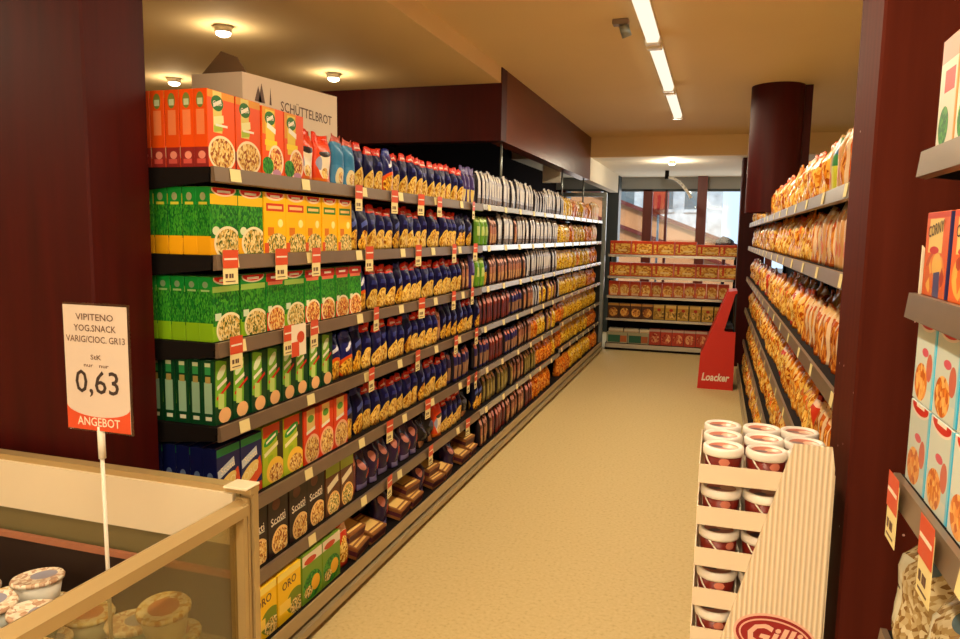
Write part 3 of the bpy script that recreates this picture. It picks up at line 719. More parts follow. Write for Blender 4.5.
for i in range(7):
    z = LEV[i]; xf = XL if i < 6 else XL + .04
    ln = lvlname(i, 7)
    y, n = row(rows[i], YS, 4.66, z, xf, 1, ln, W)
    if i < 6:
        y2, n = row(rep(['b_bl' if i else 'b_pu'], 30), y, 4.66, z, xf, 1, ln, W, lead=n)
        y, n = row(sec2[i], 4.70, 7.36, z, xf, 1, ln, W, lead=n)
        y, n = row(rep(['b_ye','b_br'] if i > 2 else ['b_si'], 30), y, 7.36, z, xf, 1, ln, W, lead=n)
    else:
        # flat tan packs lying in opened cases
        q = 0
        while y + .16 < 4.64:
            q += 1; n += 1
            if q % 3 == 0:
                kk = random.choice(['b_db', 'b_bk'])
                put(kk, (xf - .05, y + .075, z + .0006), PI/2, f"{KINDS[kk]['look']} between flat tan stacks, {ordn(n)} along the bottom shelf, left racks", 'dark bags among the tan packs on the bottom shelf')
                y += .15; continue
            for lv in range(1 + (q % 2)):
                K = KINDS['t_tan']
                put('t_tan', (xf - .02 - lv*.03, y + .08, z + .0006 + lv*.06), PI/2 + random.uniform(-.12,.12),
                    f"flat tan pack, {['lowest','second','third'][lv]} of {ordn(q)} stack from front, bottom left shelf", 'flat tan packs on the bottom shelf of the left racks', tilt=.22)
            if q % 3 == 1:
                put('b_db', (xf - .24, y + .08, z + .0006), PI/2, f"dark purple bundle bag behind tan stack, {ordn(n)} along the bottom shelf, left racks", 'dark purple bundle bags on the bottom shelf of the left racks')
            y += .168
        y, n = row(sec2[i], 4.70, 7.36, z, xf, 1, ln, W, lead=n)
    z = LEV2[i]
    y, n = row(sec3[i], 7.40, 10.03, z, xf, 1, ln, W, lead=n)
    row(rep(['b_ye'], 10), y, 10.03, z, xf, 1, ln, W, lead=n)
# packs standing behind the first ones, seen end-on past the pillar
for i, key, nd in ((0,'c_or',5),(1,'c_gy',5),(2,'c_g',5),(3,'c_sl',5),(4,'c_nv',5),(5,'c_dk',3)):
    K = KINDS[key]
    for k in range(1, nd):
        put(key, (XL - .018 - k*(K['d'] + .003), YS + K['w']/2 + .004, LEV[i] + .0006), PI/2,
            f"{K['look']}, {ordn(k)} behind the nearest pack, {LV[i]} left shelf", f"{K['look']} packs queued at the near rack end")
# second rows behind cartons at the near end
for i, seq in ((0, ['c_or','c_org','c_org']), (1, ['c_gy','c_yr','c_yr','c_yg','c_yg']), (3, ['c_sl']*7)):
    y = YS + KINDS[seq[0]]['w'] + .01
    for q, key in enumerate(seq):
        K = KINDS[key]
        put(key, (XL - .018 - K['d'] - .012, y + K['w']/2, LEV[i] + .0006), PI/2, f"{K['look']}, back row, {ordn(q+2)} from the front, {LV[i]} left shelf",
            f"{K['look']} packs in the back row of the left racks")
        y += K['w'] + .008

# hanging offer tags on the left racks (orange head above a cream price slip)
def price_tag(x, y, z, face, label, group, big=False, h=.10, w=.066, rot=0):
    e = empty('price_tag', (x, y, z), (PI/2 if face > 0 else -PI/2) + rot); tag(e, label, 'price tag', group)
    b = B(); b.box(-w/2, w/2, -.001, .0, -h*.98, 0, 'paper_cream')
    [b.box(-w*q0, w*q1, -.0018, -.0012, -h*z0, -h*z1, 'ink_brown') for q0, q1, z0, z1 in ((.36, -.20, .78, .64), (.10, .02, .78, .64), (-.06, .18, .78, .64), (.36, .30, .90, .87))]
    obj('price_slip', b, e)
    b = B(); b.box(-w/2-.001, w/2+.001, -.0025, -.0015, -h*.46, .012, 'orange_print')
    b.box(-w/2+.004, w/2-.004, -.0031, -.0026, -h*.2, -h*.14, 'white_print'); obj('offer_head', b, e)
    return e
tags = {0: [2.88,3.25,3.58,3.85,4.45], 1: [1.99,2.28,2.52,2.98,3.55,4.1,4.5], 2: [2.01,2.32,2.50,3.05,3.6,4.1,4.45], 3: [3.0,3.55,4.15,4.55], 4: [3.2,3.7,4.4,4.55], 5: [3.2,3.75,4.4]}
for i, ys in tags.items():
    for q, y in enumerate(ys):
        price_tag(XL + .022, y, LEV[i] + .006 - (.0 if i != 0 else .012), 1, f"orange and cream offer tag, {ordn(q+1)} from the near end, hanging from the {LV[i]} left shelf",
                  'orange offer tags on the left racks', rot=random.uniform(-.12, .12))
b = B(); b.box(-.05, .05, -.001, 0, -.10, .02, 'paper_white'); b.box(-.05, .0, -.0018, -.0012, -.10, -.045, 'orange_print'); b.disc(Mfront(.012, -.03, -.002), .026, .022, 'orange_print')
o = obj('offer_card', b, None, (XL + .024, 2.385, LEV[2] - .005), PI/2); tag(o, 'white and orange square offer card on the third left shelf among green slim cartons', 'offer card')

# ------------------------------------------------------------------ right racks
W = 'right racks'
rr = [
 [('b_ye' if False else 'r_pa',3),('r_br',2),('r_pa',1),('r_gy',1),('r_pa',1),('r_ni',5),('r_go',6),('r_ni',7)],
 [('r_pa',5),('r_br',2),('r_pa',1),('r_br',3),('r_go',4),('r_ni',4),('r_go',8)],
 [('r_pa',1),('r_te',2),('r_br',9),('r_ni',4),('r_re',2),('r_go',8)],
 [('r_te',2),('r_gy',1),('r_br',4),('r_re',1),('r_go',4),('r_ni',6),('r_re',2),('r_go',6)],
 [('r_te',2),('r_br',5),('r_go',6),('r_ni',5),('r_br',3),('r_go',5)],
 [('r_br',6),('r_go',6),('r_ni',8),('r_br',4)],
]
for i in range(6):
    xf = XR if i < 5 else XR - .04; ln = lvlname(i, 6)
    y, n = row(rr[i], 2.27, 5.58, RL[i], xf, -1, ln, W)
    y, n = row(rep(['r_ni','r_go'], 40), y, 5.58, RL[i], xf, -1, ln, W, lead=n)
    row(rep(['r_ni','r_go','r_go','r_ni','r_re' if i == 2 else 'r_br'], 40), 5.62, 8.98, RL[i], xf, -1, ln, W, lead=n)
    # a few lean forward out of the shelf on a second row
    if i < 3:
        y = 2.5; q = 0
        while y < 6.0:
            q += 1; key = random.choice(['r_ni','r_go','r_br'])
            put(key, (XR + .15, y, RL[i] + .0006), -PI/2 + random.uniform(-.2,.2), f"{KINDS[key]['look']}, back row, {ordn(q)} from the front, {ln} shelf, right racks", 'snack bags in the back row of the right racks')
            y += .2
# near right rack
W = 'right edge rack'
y = 1.585
def rown(keys, z, lname, cat_lead=0, start=1.59, stack=1, kgap=.008):
    y = start; i = cat_lead
    for key in keys:
        K = KINDS[key]; i += 1
        for s in range(stack):
            st = '' if stack == 1 else [', lower layer', ', upper layer'][s]
            put(key, (XR + .006, y - K['w']/2, z + .0006 + s*(K['h'] + .002)), -PI/2 + random.uniform(-.02, .02),
                f"{K['look']}{st}, {ordn(i)} from the pillar, {lname} shelf, {W}", f"{K['look']} packs on the {W}")
        y -= K['w'] + kgap
rown(['n_cri']*8, 1.76, 'top', start=1.535)
rown(['n_bar']*6, 1.50, 'second', start=1.545, kgap=.018)
rown(['n_bis']*8, 1.15, 'third', start=1.54, stack=2)
rown(['n_cru']*5, .83, 'fourth', start=1.59)
rown(['n_cru']*5, .46, 'fifth', start=1.54)
for q, (y, z) in enumerate([(1.49, 1.15), (1.26, 1.15)]):
    price_tag(XR - .022, y, z + .004, -1, f"orange and cream offer tag, {ordn(q+1)} from the pillar, on the right edge rack", 'orange offer tags on the right edge rack', h=.12, w=.075)
b = B(); b.prism([(0,0),(.05,0),(.012,.012),(.012,.075),(0,.09)], -.003, .003, 'paper_white'); o = obj('shelf_divider', b, None, (XR+.004, 1.552, 1.501)); tag(o, 'small white shelf divider beside the first orange cereal bar carton', 'shelf divider')

# ------------------------------------------------------------------ end display at the back
e = empty('shelf_rack', (-.5, 10.3, 0)); tag(e, 'low steel rack across the back of the aisle filled with orange cartons', 'shelf rack')
EL = [1.34, 1.04, .765, .45, .095]
cpart('back_panel', (-.93, .76, .40, .42, 0, .74, 'shelf_dark'), e)
for x in (-.96, .74): cpart('upright', (x, x+.03, .36, .42, 0, 1.5, 'shelf_dark'), e)
for i, z in enumerate(EL):
    if i < 4:
        s = cpart('shelf', (-.93, .74, .0, .40, z-.02, z, 'shelf_dark'), e); cpart('price_rail', (-.93, .74, -.012, -.001, z-.035, z, 'rail_daylit'), s)
    else:
        s = cpart('base_shelf', (-.93, .74, -.02, .40, z-.09, z, 'shelf_dark'), e); cpart('price_rail', (-.93, .74, -.034, -.021, z-.06, z, 'rail_daylit'), s)
def erow(keys, z, ln, x=-1.41, gap=.006, y=10.33):
    for i, k in enumerate(keys):
        K = KINDS[k]
        if k is None: continue
        put(k, (x + K['w']/2, y + random.uniform(0, .01), z + .0006), random.uniform(-.01,.01), f"{K['look']}, {ordn(i+1)} from the left, {ln} shelf of the back rack", f"{K['look']} packs on the back rack")
        x += K['w'] + gap
erow(['e_wd']*4 + ['e_wdl']*2, EL[0], 'top')
erow(['e_wd']*6, EL[1], 'second')
erow(['e_sm']*8 + ['e_sm']*3, EL[2], 'third')
erow(['e_bw']*4 + ['e_wi']*6, EL[3], 'fourth')
erow(['e_gw']*2 + ['e_pr']*7, EL[4], 'bottom')
for i in range(3):
    put('e_wf', (-1.29 + i*.215, 10.34, EL[4] + .1535), 0, f"flat white carton, {ordn(i+1)} from the left, lying above the green and white cartons", 'flat white cartons on the back rack')

# ------------------------------------------------------------------ cardboard box with lettering on the left rack
e = empty('display_box', (-1.74, 2.44, 1.791)); tag(e, 'long cream cardboard display box with lettering behind the orange cartons on the top shelf', 'cardboard box')
b = B(); L = .73; Wd = .225; H = .40
H1 = .435
b.prism([(-.0, 0), (L, 0), (L, H1), (0, H)], -.004, 0, 'cardboard', axis='x')
M = Matrix.Translation((.0008, L*.64, H*.80)) @ Matrix.Rotation(PI/2, 4, 'Z') @ Matrix.Rotation(PI/2, 4, 'X')
b.text('SCHÜTTELBROT', 'ink_brown', M, w=.42, h=.05)
M2 = Matrix.Translation((.0008, L*.20, H*.84)) @ Matrix.Rotation(PI/2, 4, 'Z') @ Matrix.Rotation(PI/2, 4, 'X')
for a0, a1, hh in ((-.07,-.02,.05), (-.045,.0,.065), (.03,.045,.06)):
    vs = [b.bm.verts.new(M2 @ Vector(p)) for p in ((a0,-.03,0),(a1,-.03,0),((a0+a1)/2,hh-.02,0))]; f = b.bm.faces.new(vs); f.material_index = b.mi('ink_brown')
obj('long_side', b, e)
for nm, args in (('short_side', (-Wd, -.004, 0, .004, 0, H)), ('short_side', (-Wd, -.004, L-.004, L, 0, H1)), ('long_side', (-Wd-.004, -Wd, 0, L, 0, H)), ('bottom', (-Wd, -.004, .004, L-.004, 0, .004))):
    cpart(nm, args + ('cardboard',), e)
b = B(); b.prism([(-.235, 0), (-.01, 0), (-.06, .07), (-.13, .095)], .05, .056, 'cardboard_shaded'); o = obj('flap', b, e); o.location = (0, 0, H-.002)  # dark brown puts the open flap's shade into its colour

# ------------------------------------------------------------------ freezer island
e = empty('chest_freezer', (-1.135, 1.60, 0)); tag(e, 'cream open chest freezer with glass side standing in front of the left pillar', 'freezer')
FX, FY = -1.5, -1.5   # local extents to the left and toward the viewer
cpart('base_cabinet', (FX, 0, FY, 0, .0, .44, 'freezer_cream'), e, .01)
cpart('back_wall', (FX, -.02, -.03, -.005, .44, .92, 'freezer_olive'), e)
b = B(); b.box(FX, -.03, -.045, -.031, .775, .915, 'freezer_cream'); obj('lining', b, e)
b = B(); b.box(FX, -.03, -.06, -.046, .690, .706, 'freezer_ledge'); obj('ledge', b, e)
b = B(); b.box(FX, -.03, -.05, -.031, .44, .695, 'freezer_unlit'); obj('unlit_goods', b, e)  # dark strip stands in for unlit goods below the ledge
b = B(); b.box(FX, .02, -.036, .0, .915, .932, 'freezer_frame'); obj('back_rail', b, e)
b = B(); b.prism([(-.03,.895),(-.01,.905),(.016,.890),(.016,.862),(-.03,.862)], FY, -.04, 'freezer_frame'); obj('side_rail', b, e)
cpart('side_pane', (-.018, -.010, FY, -.06, .44, .865, 'case_glass'), e)
for a in ((-.03, .014, -.06, -.045, .44, .895), (-.025, .012, -.04, -.03, .44, .905), (-.03, .018, -.022, -.001, .44, .914)):
    cpart('corner_post', a + ('freezer_frame',), e)
cpart('lower_trim', (-.03, .02, FY, -.06, .40, .445, 'freezer_frame'), e)
cpart('corner_cap', (-.05, .022, -.06, .004, .932, .939, 'freezer_cream'), e, .003)
# tubs of yogurt inside
pack('lid_print', (226, 206, 150), [('e', .5, .5, .4, .4, ((206, 160, 90), (232, 212, 156), (244, 236, 214), 22)), ('e', .5, .5, .16, .16, (206, 130, 80))], .3)
pack('lid_print_pink', (224, 206, 190), [('e', .5, .5, .4, .4, ((190, 150, 120), (224, 200, 170), (240, 232, 214), 22)), ('e', .45, .55, .14, .14, (150, 150, 170))], .3)
def make_tub(bodymat, lidmat):
    e = empty('yogurt_tub')
    b = B(); b.lathe([(0,0),(.040,0),(.052,.062),(.050,.062)], bodymat, n=22); obj('tub', b, e)
    b = B(); b.lathe([(.050,.060),(.056,.060),(.057,.066),(.054,.071),(.050,.069),(0,.069)], lidmat, n=22); obj('lid', b, e)
    return e
protos = [make_tub('tub_white','lid_print'), make_tub('tub_teal','lid_print_pink'), make_tub('tub_white','lid_print_pink')]
first = [True]*3
rnd = random.Random(4); c = 0
ynames = ['cream lidded', 'pink lidded teal', 'pink lidded white']
for ly in range(2):
    for ix in range(10):
        for iy in range(5):
            X = -1.235 - ix*.135; Yv = 1.41 - iy*.135
            if ly == 1 and (ix > 8 or (iy == 0 and ix % 3) or rnd.random() < .0): continue
            if ly == 0 and iy > 3: continue
            if abs(X + 1.303) < .07 and abs(Yv - 1.28) < .08: continue
            q = rnd.randrange(3)
            o = protos[q] if first[q] else copy_tree(protos[q])
            first[q] = False; c += 1
            tl = rnd.uniform(-.05, .05) if ly else 0
            o.location = (X + rnd.uniform(-.002,.002), Yv + rnd.uniform(-.002,.002) - (.03 if ly else 0), .525 + ly*.086); o.scale = (1.12, 1.12, 1.12); o.rotation_euler = (tl, rnd.uniform(-.2,.2)*ly, rnd.uniform(0, 6))
            rowt = ordn(ix+1); dept = ordn(iy+1)
            tag(o, f"{ynames[q]} yogurt tub, {['lower','upper'][ly]} layer, {rowt} from the glass side, {dept} from the back", 'yogurt tub', 'yogurt tubs piled in the freezer')
cpart('loading_floor', (FX+.02, -.05, FY+.02, -.06, .44, .524, 'freezer_olive'), bpy.data.objects['chest_freezer'])
# sign standing in the freezer
e = empty('price_sign', (-1.303, 1.34, .526), 0); tag(e, 'white and orange price sign on a thin pole standing in the freezer', 'price sign')
b = B(); b.tube((0,-.06,.0), (-.004,-.06,.62), .0045, 'white_plastic', 8); b.tube((-.003,-.06,.55), (-.004,-.06,.625), .008, 'white_plastic', 8); obj('pole', b, e)
b = B(); b.lathe([(0,0),(.03,0),(.03,.006),(0,.008)], 'white_plastic', (0,-.06,0), n=16); obj('foot', b, e)
card = empty('card_mount', (0,0,0)) if False else None
def cardM(): return Matrix.Translation((-.002, -.062, .758)) @ Matrix.Rotation(.0, 4, 'Z')
MC = cardM()
def inM(b):
    for v in b.bm.verts: v.co = MC @ v.co
w, h = .093, .147
b = B(); b.box(-w, w, -.003, .003, -h, h, 'acrylic', bev=.002); inM(b); obj('holder', b, e)
b = B(); b.box(-w+.004, w-.004, -.0042, -.0032, -h+.005, h-.005, 'sign_white')
MF = lambda x, z: Mfront(x, z, -.0050)
# orange foot with a curved upper edge
pts = [(-w+.004, -h+.005), (w-.004, -h+.005), (w-.004, -h+.062)] + [( (w-.004)*math.cos(t), -h+.062-.026*math.sin(t)) for t in [PI*i/14 for i in range(1,14)]] + [(-w+.004, -h+.062)]
f = b.bm.faces.new([b.bm.verts.new((x, -.0046, z)) for x, z in pts]); f.material_index = b.mi('orange_print')
b.text('VIPITENO', 'ink_brown', MF(0, .116), w=.105, h=.015); b.text('YOG.SNACK', 'ink_brown', MF(0, .091), w=.118, h=.015); b.text('VARIG/CIOC. GR13', 'ink_brown', MF(0, .066), w=.165, h=.015)
b.text('StK', 'ink_brown', MF(0, .026), w=.03, h=.011); b.text('nur   nur', 'ink_brown', MF(0, .006), w=.07, h=.006)
b.text('0,63', 'ink', MF(-.0, -.035), w=.122, h=.062); b.text('ANGEBOT', 'white_print', MF(0, -.122), w=.12, h=.020)
inM(b); obj('printed_card', b, e)

# ------------------------------------------------------------------ hazelnut cream bucket display
GX0, GX1, GY0, GY1 = -.012, .288, 1.60, 1.885
GX0, GX1, GY0, GY1 = -.010, .286, 1.80, 2.14
e = empty('floor_display', ((GX0+GX1)/2, (GY0+GY1)/2, 0)); tag(e, 'cream corrugated floor display of stacked trays standing before the right pillar', 'floor display')
ox, oy = (GX0+GX1)/2, (GY0+GY1)/2
def lx(x): return x-ox
trayz = [1.012, .907, .802, .699, .596, .493, .390, .287]
for z in trayz:
    t = cpart('tray', (lx(GX0), lx(GX1)-.006, -.165, .165, z-.004, z, 'cardboard'), e)
    for a in ((lx(GX0), lx(GX1)-.006, -.168, -.165, z-.004, z+.042), (lx(GX0), lx(GX1)-.006, .165, .168, z-.004, z+.042), (lx(GX0)-.003, lx(GX0), -.168, .168, z-.004, z+.042)):
        cpart('tray_wall', a + ('cardboard',), t)
for yy in (-.178, .172):
    b = B(); tz = 1.128 if yy < 0 else 1.05; poly = [(lx(.195), tz), (lx(.276), tz), (lx(.284), tz-.05), (lx(.279), 0), (lx(-.012), 0), (lx(-.012), .36)]
    b.prism(poly, yy, yy+.006, 'corrugated'); sp = obj('side_panel', b, e)
    if yy < 0:
        b = B(); ML = Matrix.Translation((lx(.180), yy-.001, .650)) @ Matrix.Rotation(PI/2, 4, 'X') @ Matrix.Rotation(-.10, 4, 'Z')
        b.disc(ML, .094, .058, 'logo_pink', 40, 0.0); b.disc(ML, .088, .052, 'logo_red', 40, .0006); b.disc(ML, .081, .045, 'logo_pink', 40, .0012); b.disc(ML, .077, .041, 'logo_red', 40, .0018)
        b.text('Gilli', 'logo_pink', ML @ Matrix.Translation((0, .002, .0024)), w=.122, h=.056, shear=.25); obj('logo', b, sp)
cpart('back_panel', (lx(.2845), lx(.287), -.172, .172, 0, 1.06, 'cardboard'), e)
cpart('plinth', (lx(GX0), lx(GX1)-.006, -.165, .165, 0, .28, 'cardboard'), e)
pack('bucket_lid', (240, 232, 222), [('e', .5, .5, .19, .19, (206, 130, 110)), ('e', .58, .52, .1, .08, (232, 190, 160)), ('e', .42, .46, .08, .05, (120, 90, 100))], .3)
def make_bucket():
    e = empty('chocolate_cream_bucket')
    b = B(); b.lathe([(0,0),(.0435,0),(.048,.066),(.047,.066)], 'tub_brown', n=28); obj('bucket', b, e)
    b = B(); b.lathe([(.046,.062),(.0515,.062),(.0525,.068),(.0525,.079),(.050,.083),(.042,.083),(.040,.079),(0,.079)], 'bucket_lid', n=28); obj('lid', b, e)
    b = B()
    pts = [Vector((.0495*math.cos(a), -.0495*abs(math.sin(a)) - .004, .062 - .052*math.sin(a))) for a in [PI*i/12 for i in range(13)]]
    b.path(pts, .0022, 'white_plastic', 6); o = obj('handle', b, e); o.rotation_euler = (0, 0, .55)
    b = B(); n = 8
    for i in range(n):
        a0 = -PI/2 - .30 + .6*i/n; a1 = -PI/2 - .30 + .6*(i+1)/n; r = .0484
        hh = lambda a: .014*math.sqrt(max(0, 1 - ((a + PI/2)/.30)**2))
        P = lambda a, z: (r*math.cos(a), r*math.sin(a), z)
        if i in (0, n-1): pass
        q = [P(a0, .050-hh(a0)*.7), P(a1, .050-hh(a1)*.7), P(a1, .050+hh(a1)*.7), P(a0, .050+hh(a0)*.7)]
        b.face(q, 'tub_label')
    o = obj('label', b, e); o.rotation_euler = (0, 0, .25)
    return e
bp0 = make_bucket(); fst = True
cols = [.042, .1415, .236]; rws = [1.854, 1.962, 2.070]
for ti, z in enumerate(trayz[:7]):
    for ci, x in enumerate(cols):
        for ri, y in enumerate(rws):
            if ti > 0 and not (ri == 0 or ci == 0): continue
            if ti > 5: continue
            o = bp0 if fst else copy_tree(bp0); fst = False
            o.location = (x, y, z + .0008); o.scale = (.92, .92, .96); o.rotation_euler = (0, 0, random.uniform(-.5, .5) if ti else random.uniform(-.3, .3))
            tag(o, f"brown bucket with white lid, {lvlname(ti, 9)} tray, {['left','middle','right'][ci]} column, {['front','middle','back'][ri]} row", 'bucket', 'chocolate cream buckets in the corrugated display')

# ------------------------------------------------------------------ red wafer display in the aisle
e = empty('floor_display', (.07, 8.0, 0)); tag(e, 'red slanted cardboard wafer display standing on the aisle floor', 'floor display')
poly = [(-.19, 0), (.17, 0), (.15, 1.04), (.06, 1.04), (-.17, .36)]
for y in (0, .42):
    b = B(); b.prism([(-.19, 0), (.17, 0), (.165, .62), (.05, .62), (.15, 1.04), (.07, 1.04), (-.17, .36)], y, y+.008, 'loacker_red'); sp = obj('side_panel', b, e)
    if y == 0:
        b = B(); b.text('Loacker', 'white_print', Matrix.Translation((-.01, -.0015, .13)) @ Matrix.Rotation(PI/2, 4, 'X'), w=.28, h=.085, shear=.2); obj('lettering', b, sp)
b = B(); b.prism([(-.175, .36), (.085, 1.04), (.16, 1.05), (.16, 1.02), (.10, 1.0), (-.13, .36)], -.002, .43, 'loacker_red'); obj('sloped_front', b, e)
b = B(); b.prism([(-.19, 0), (-.175, .36), (-.165, .36), (-.18, 0)], .008, .42, 'loacker_red'); obj('front_panel', b, e)
b = B(); b.prism([(.04, .85), (.16, .5), (.165, .0), (.15, 1.02), (.11, 1.0)][:0] or [(.15, .0), (.165, .0), (.16, 1.02), (.145, 1.02)], .008, .42, 'black'); obj('back_panel', b, e)
for k, (x, z) in enumerate([(.02, .4), (.05, .6), (.08, .8)]):
    cpart('tray', (x-.08+k*.02, .145, .01, .41, z-.15, z-.14, 'black'), e)

# ------------------------------------------------------------------ lamps
def batten(y0, y1, label):
    e = empty('tube_lamp', (-.42, (y0+y1)/2, 2.80)); tag(e, label, 'ceiling lamp', 'tube lamps along the aisle ceiling')
    L = (y1-y0)/2
    cpart('housing', (-.035, .035, -L, L, -.045, -.001, 'white_plastic'), e, .004)
    b = B(); b.prism([(-.042,-.046),(-.03,-.075),(.03,-.075),(.042,-.046)], -L+.06, L-.06, 'tube_glow'); obj('diffuser', b, e)
    for y in (-L, L-.06): cpart('end_cap', (-.046, .046, y, y+.06, -.08, -.046, 'white_plastic'), e, .006)
    return e
for i, (a, bb) in enumerate(((-2.4, -.9), (-.8, .7), (.8, 2.3), (2.95, 4.60), (4.66, 6.10), (6.16, 7.50))):
    batten(a, bb, ['tube lamp at the rear of the aisle ceiling','tube lamp above the freezer front','tube lamp overhead between the pillars','nearest long white tube lamp on the aisle ceiling','middle white tube lamp on the aisle ceiling','farthest short white tube lamp on the aisle ceiling'][i])
def downlight(x, y, z, label, tiltv=(0, 0)):
    e = empty('ceiling_spotlight', (x, y, z)); tag(e, label, 'spotlight', 'round spotlights on the low ceiling')
    b = B(); b.lathe([(0,-.002),(.05,-.002),(.047,-.012),(.045,-.03),(.04,-.034)], 'white_plastic', n=24); obj('housing', b, e)
    b = B(); b.lathe([(.041,-.033),(.036,-.046),(.02,-.054),(0,-.056)], 'spot_glow', n=20); obj('bulb', b, e)
    return e
SP = [(-2.61, 3.50, 2.69, 'spotlight on the low ceiling nearest the camera'), (-2.61, 4.71, 2.69, 'spotlight on the low ceiling nearest the dark beam'),
      (-3.85, 4.58, 2.69, 'spotlight on the low ceiling farthest left near the wooden pillar'), (-.60, 9.87, 2.56, 'spotlight on the pale back ceiling'), (-3.93, 8.0, 2.69, 'spotlight in the dark room behind the left racks')]
for s in SP: downlight(*s)
# small ceiling device
e = empty('ceiling_sensor', (-.56, 4.3, 2.80)); tag(e, 'small grey metal fixture on the ceiling beside the tube lamps', 'ceiling fixture')
cpart('bracket', (-.06, .03, -.03, .03, -.03, 0, 'rail_grey'), e, .004)
b = B(); b.tube((0, 0, -.03), (.02, .02, -.09), .028, 'steel', 14); obj('head', b, e)
# pendant lamp near the windows
e = empty('pendant_lamp', (-.75, 11.3, 2.56)); tag(e, 'white curved lamp arm hanging before the back windows', 'lamp')
b = B(); b.tube((0,0,0), (0,0,-.12), .03, 'shelf_dark', 12); obj('mount', b, e)
b = B(); pts = [Vector((.02 + .34*t, 0, -.10 - .30*t*t)) for t in [i/8 for i in range(9)]]; b.path(pts, .022, 'white_plastic', 8); obj('arm', b, e)
# hanging white sign and steel rods behind the top of the left racks
b = B(); b.box(-.10, .10, -.006, .006, -.54, -.34, 'white_plastic'); o = obj('hanging_sign', b, None, (-1.76, 8.0, 2.7)); 
tag(o, 'blank white sign hanging in the dark gap above the left racks', 'sign')
bb2 = B(); bb2.tube((-.09,0,-.34), (-.09,0,0), .003, 'steel', 6); bb2.tube((.09,0,-.34), (.09,0,0), .003, 'steel', 6); obj('wire', bb2, o)
for q, y in enumerate((5.47, 7.8, 9.1)):
    b = B(); b.tube((0,0,1.9), (0,0,2.279), .010, 'steel', 8); b.tube((0,0,1.79), (0,0,1.9), .012, 'steel', 8)
    o = obj('support_rod', b, None, (-1.60, y, 0)); tag(o, f"thin steel rod between rack top and brown beam, {ordn(q+1)} from the camera", 'rod', 'steel rods above the left racks')

# ------------------------------------------------------------------ outside
sbox('ground', -30, 30, 12.9, 45, -.3, -.12, 'asphalt')
e = empty('apartment_building', (-1.5, 20, 0)); tag(e, 'pale building with sloping ramp seen through the back windows', 'building')
cpart('wall', (-9, 1.6, 0, .4, 0, 9, 'facade'), e)
cpart('lower_wall', (-9, 1.4, -.3, 0, 0, 1.5, 'facade_orange'), e)
for (x0, z0, x1, z1) in ((-2.2, 2.9, 2.2, 1.25), (-2.2, 2.25, 2.2, .7)):
    b = B(); b.prism([(x0, z0), (x1, z1), (x1, z1+.10), (x0, z0+.10)], -.9, -.75, 'wood_mullion'); obj('ramp_rail', b, e)
b = B(); b.prism([(-2.2, 0), (2.2, 0), (2.2, 1.25), (-2.2, 2.9)], -.74, -.5, 'facade_orange'); obj('ramp', b, e)
for x in (-.9, .1, .9, -2.6, -3.6):
    b = B(); b.box(x-.25, x+.25, -.03, 0, 2.3, 3.2, 'facade_grey'); b.box(x-.28, x+.28, -.05, -.02, 2.22, 2.3, 'facade'); obj('window', b, e)
b = B(); b.box(0, .34, 0, .03, 0, .42, 'orange_print')
for dx in (.04, .15, .26): b.box(dx, dx+.05, -.012, 0, .08, .34, 'red_print')
o = obj('banner', b, None, (-1.18, 13.4, 1.98)); tag(o, 'orange and red sign outside the back window left of the thin mullion', 'sign')
b = B(); b.tube((.17, .02, -2.1), (.17, .02, 0), .02, 'steel', 8); obj('pole', b, o)
rnd = random.Random(3)
b = B()
bmesh.ops.create_icosphere(b.bm, subdivisions=3, radius=.15)
b.mi('shrub')
for v in b.bm.verts: v.co *= 1 + .25*math.sin(9*v.co.x+3)*math.sin(11*v.co.y)*1 + rnd.uniform(-.1,.1); v.co.z += 1.46
e = empty('potted_shrub', (.13, 13.3, 0)); tag(e, 'dark rounded shrub outside the right back window', 'shrub')
obj('foliage', b, e); b = B(); b.tube((0,0,-.1),(0,0,1.3), .03, 'wood_dark', 8); obj('trunk', b, e)

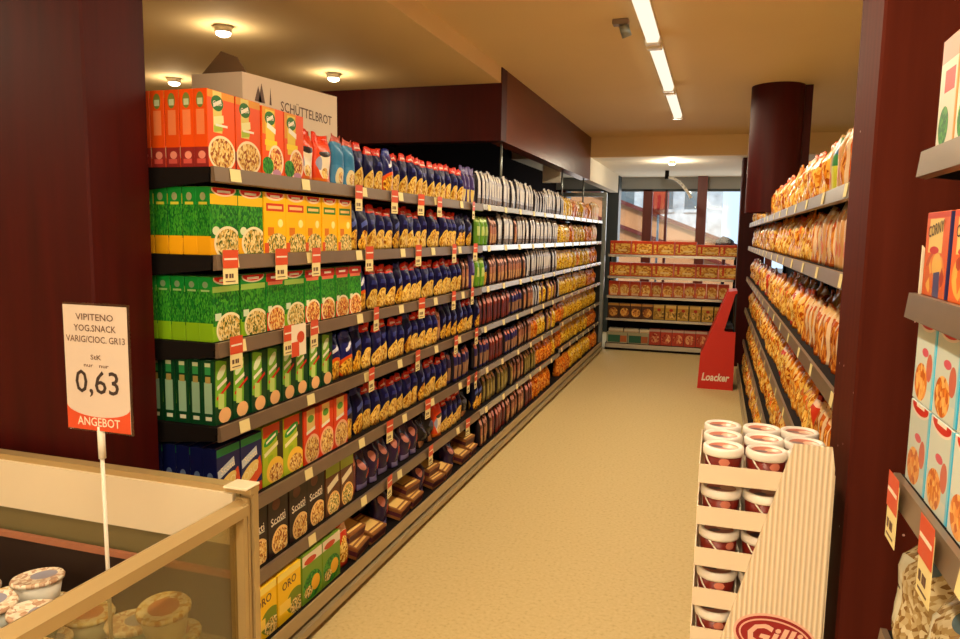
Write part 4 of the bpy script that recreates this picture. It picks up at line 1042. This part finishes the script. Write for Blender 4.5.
# ------------------------------------------------------------------ lights
def area(name, loc, rot, sx, sy, power, col):
    l = bpy.data.lights.new(name, 'AREA'); l.shape = 'RECTANGLE'; l.size = sx; l.size_y = sy; l.energy = power; l.color = col
    o = bpy.data.objects.new(name, l); C.objects.link(o); o.location = loc; o.rotation_euler = rot; return o
WARM = (1.0, .83, .57)
for i, (y, L, p) in enumerate(((-1.65, 1.4, 26), (-.05, 1.4, 26), (1.55, 1.4, 24), (3.8, 1.5, 26), (5.4, 1.35, 24), (6.85, 1.2, 22))):
    area('tube_light', (-.42, y, 2.715), (0, 0, 0), .09, L, p, WARM)
for (x, y, z, *_r) in SP:
    l = bpy.data.lights.new('spot_light', 'POINT'); l.energy = 4 if z > 2.6 else 26; l.color = (1, .78, .48) if z > 2.6 else (1, .88, .66); l.shadow_soft_size = .03
    o = bpy.data.objects.new('spot_light', l); C.objects.link(o); o.location = (x, y, z - .075)
# added warm fill panels below the ceiling, without lamp bodies
for (x, y, p) in ((-3.6, .6, 40), (-.2, -2.2, 60), (2.2, 4.0, 40), (2.2, 0.0, 30)):
    area('ceiling_fill', (x, y, 2.62), (0, 0, 0), 1.2, 1.2, p, WARM)
# added soft fill at the rear wall, where no window stands
area('rear_fill', (-.5, -3.4, 1.6), (PI/2, 0, 0), 4.0, 2.0, 50, (1, .86, .66))
# daylight through back windows
area('window_daylight', (-.6, 12.5, 1.5), (-PI/2, 0, 0), 3.6, 1.7, 36, (1.0, .96, .9))
s = bpy.data.lights.new('sun', 'SUN'); s.energy = 3.2; s.color = (1, .96, .9); s.angle = .02
so = bpy.data.objects.new('sun', s); C.objects.link(so); so.rotation_euler = (math.radians(50), 0, math.radians(-20))
w = bpy.data.worlds.new('World'); SC.world = w; w.use_nodes = True
bg = w.node_tree.nodes['Background']; bg.inputs[0].default_value = lin((206, 222, 240)); bg.inputs[1].default_value = 2.2

# ------------------------------------------------------------------ camera
def unit(v): return Vector(v).normalized()
Yc = unit((717-480, -(237-319.5), -732)); Zc = -unit((355-480, -(6893-319.5), -732))
Zc = (Zc - Yc*Zc.dot(Yc)).normalized(); Xc = Yc.cross(Zc)
cam = bpy.data.cameras.new('camera'); cam.sensor_width = 36; cam.lens = 732/960*36; cam.clip_start = .02
co = bpy.data.objects.new('camera', cam); C.objects.link(co)
co.matrix_world = Matrix.Translation((0, 0, 1.6)) @ Matrix((Xc, Yc, Zc)).to_4x4()
SC.camera = co
SC.view_settings.view_transform = 'Standard'; SC.view_settings.look = 'None'; SC.view_settings.exposure = 0.0; SC.view_settings.gamma = 1.0
SC.view_settings.use_curve_mapping = False
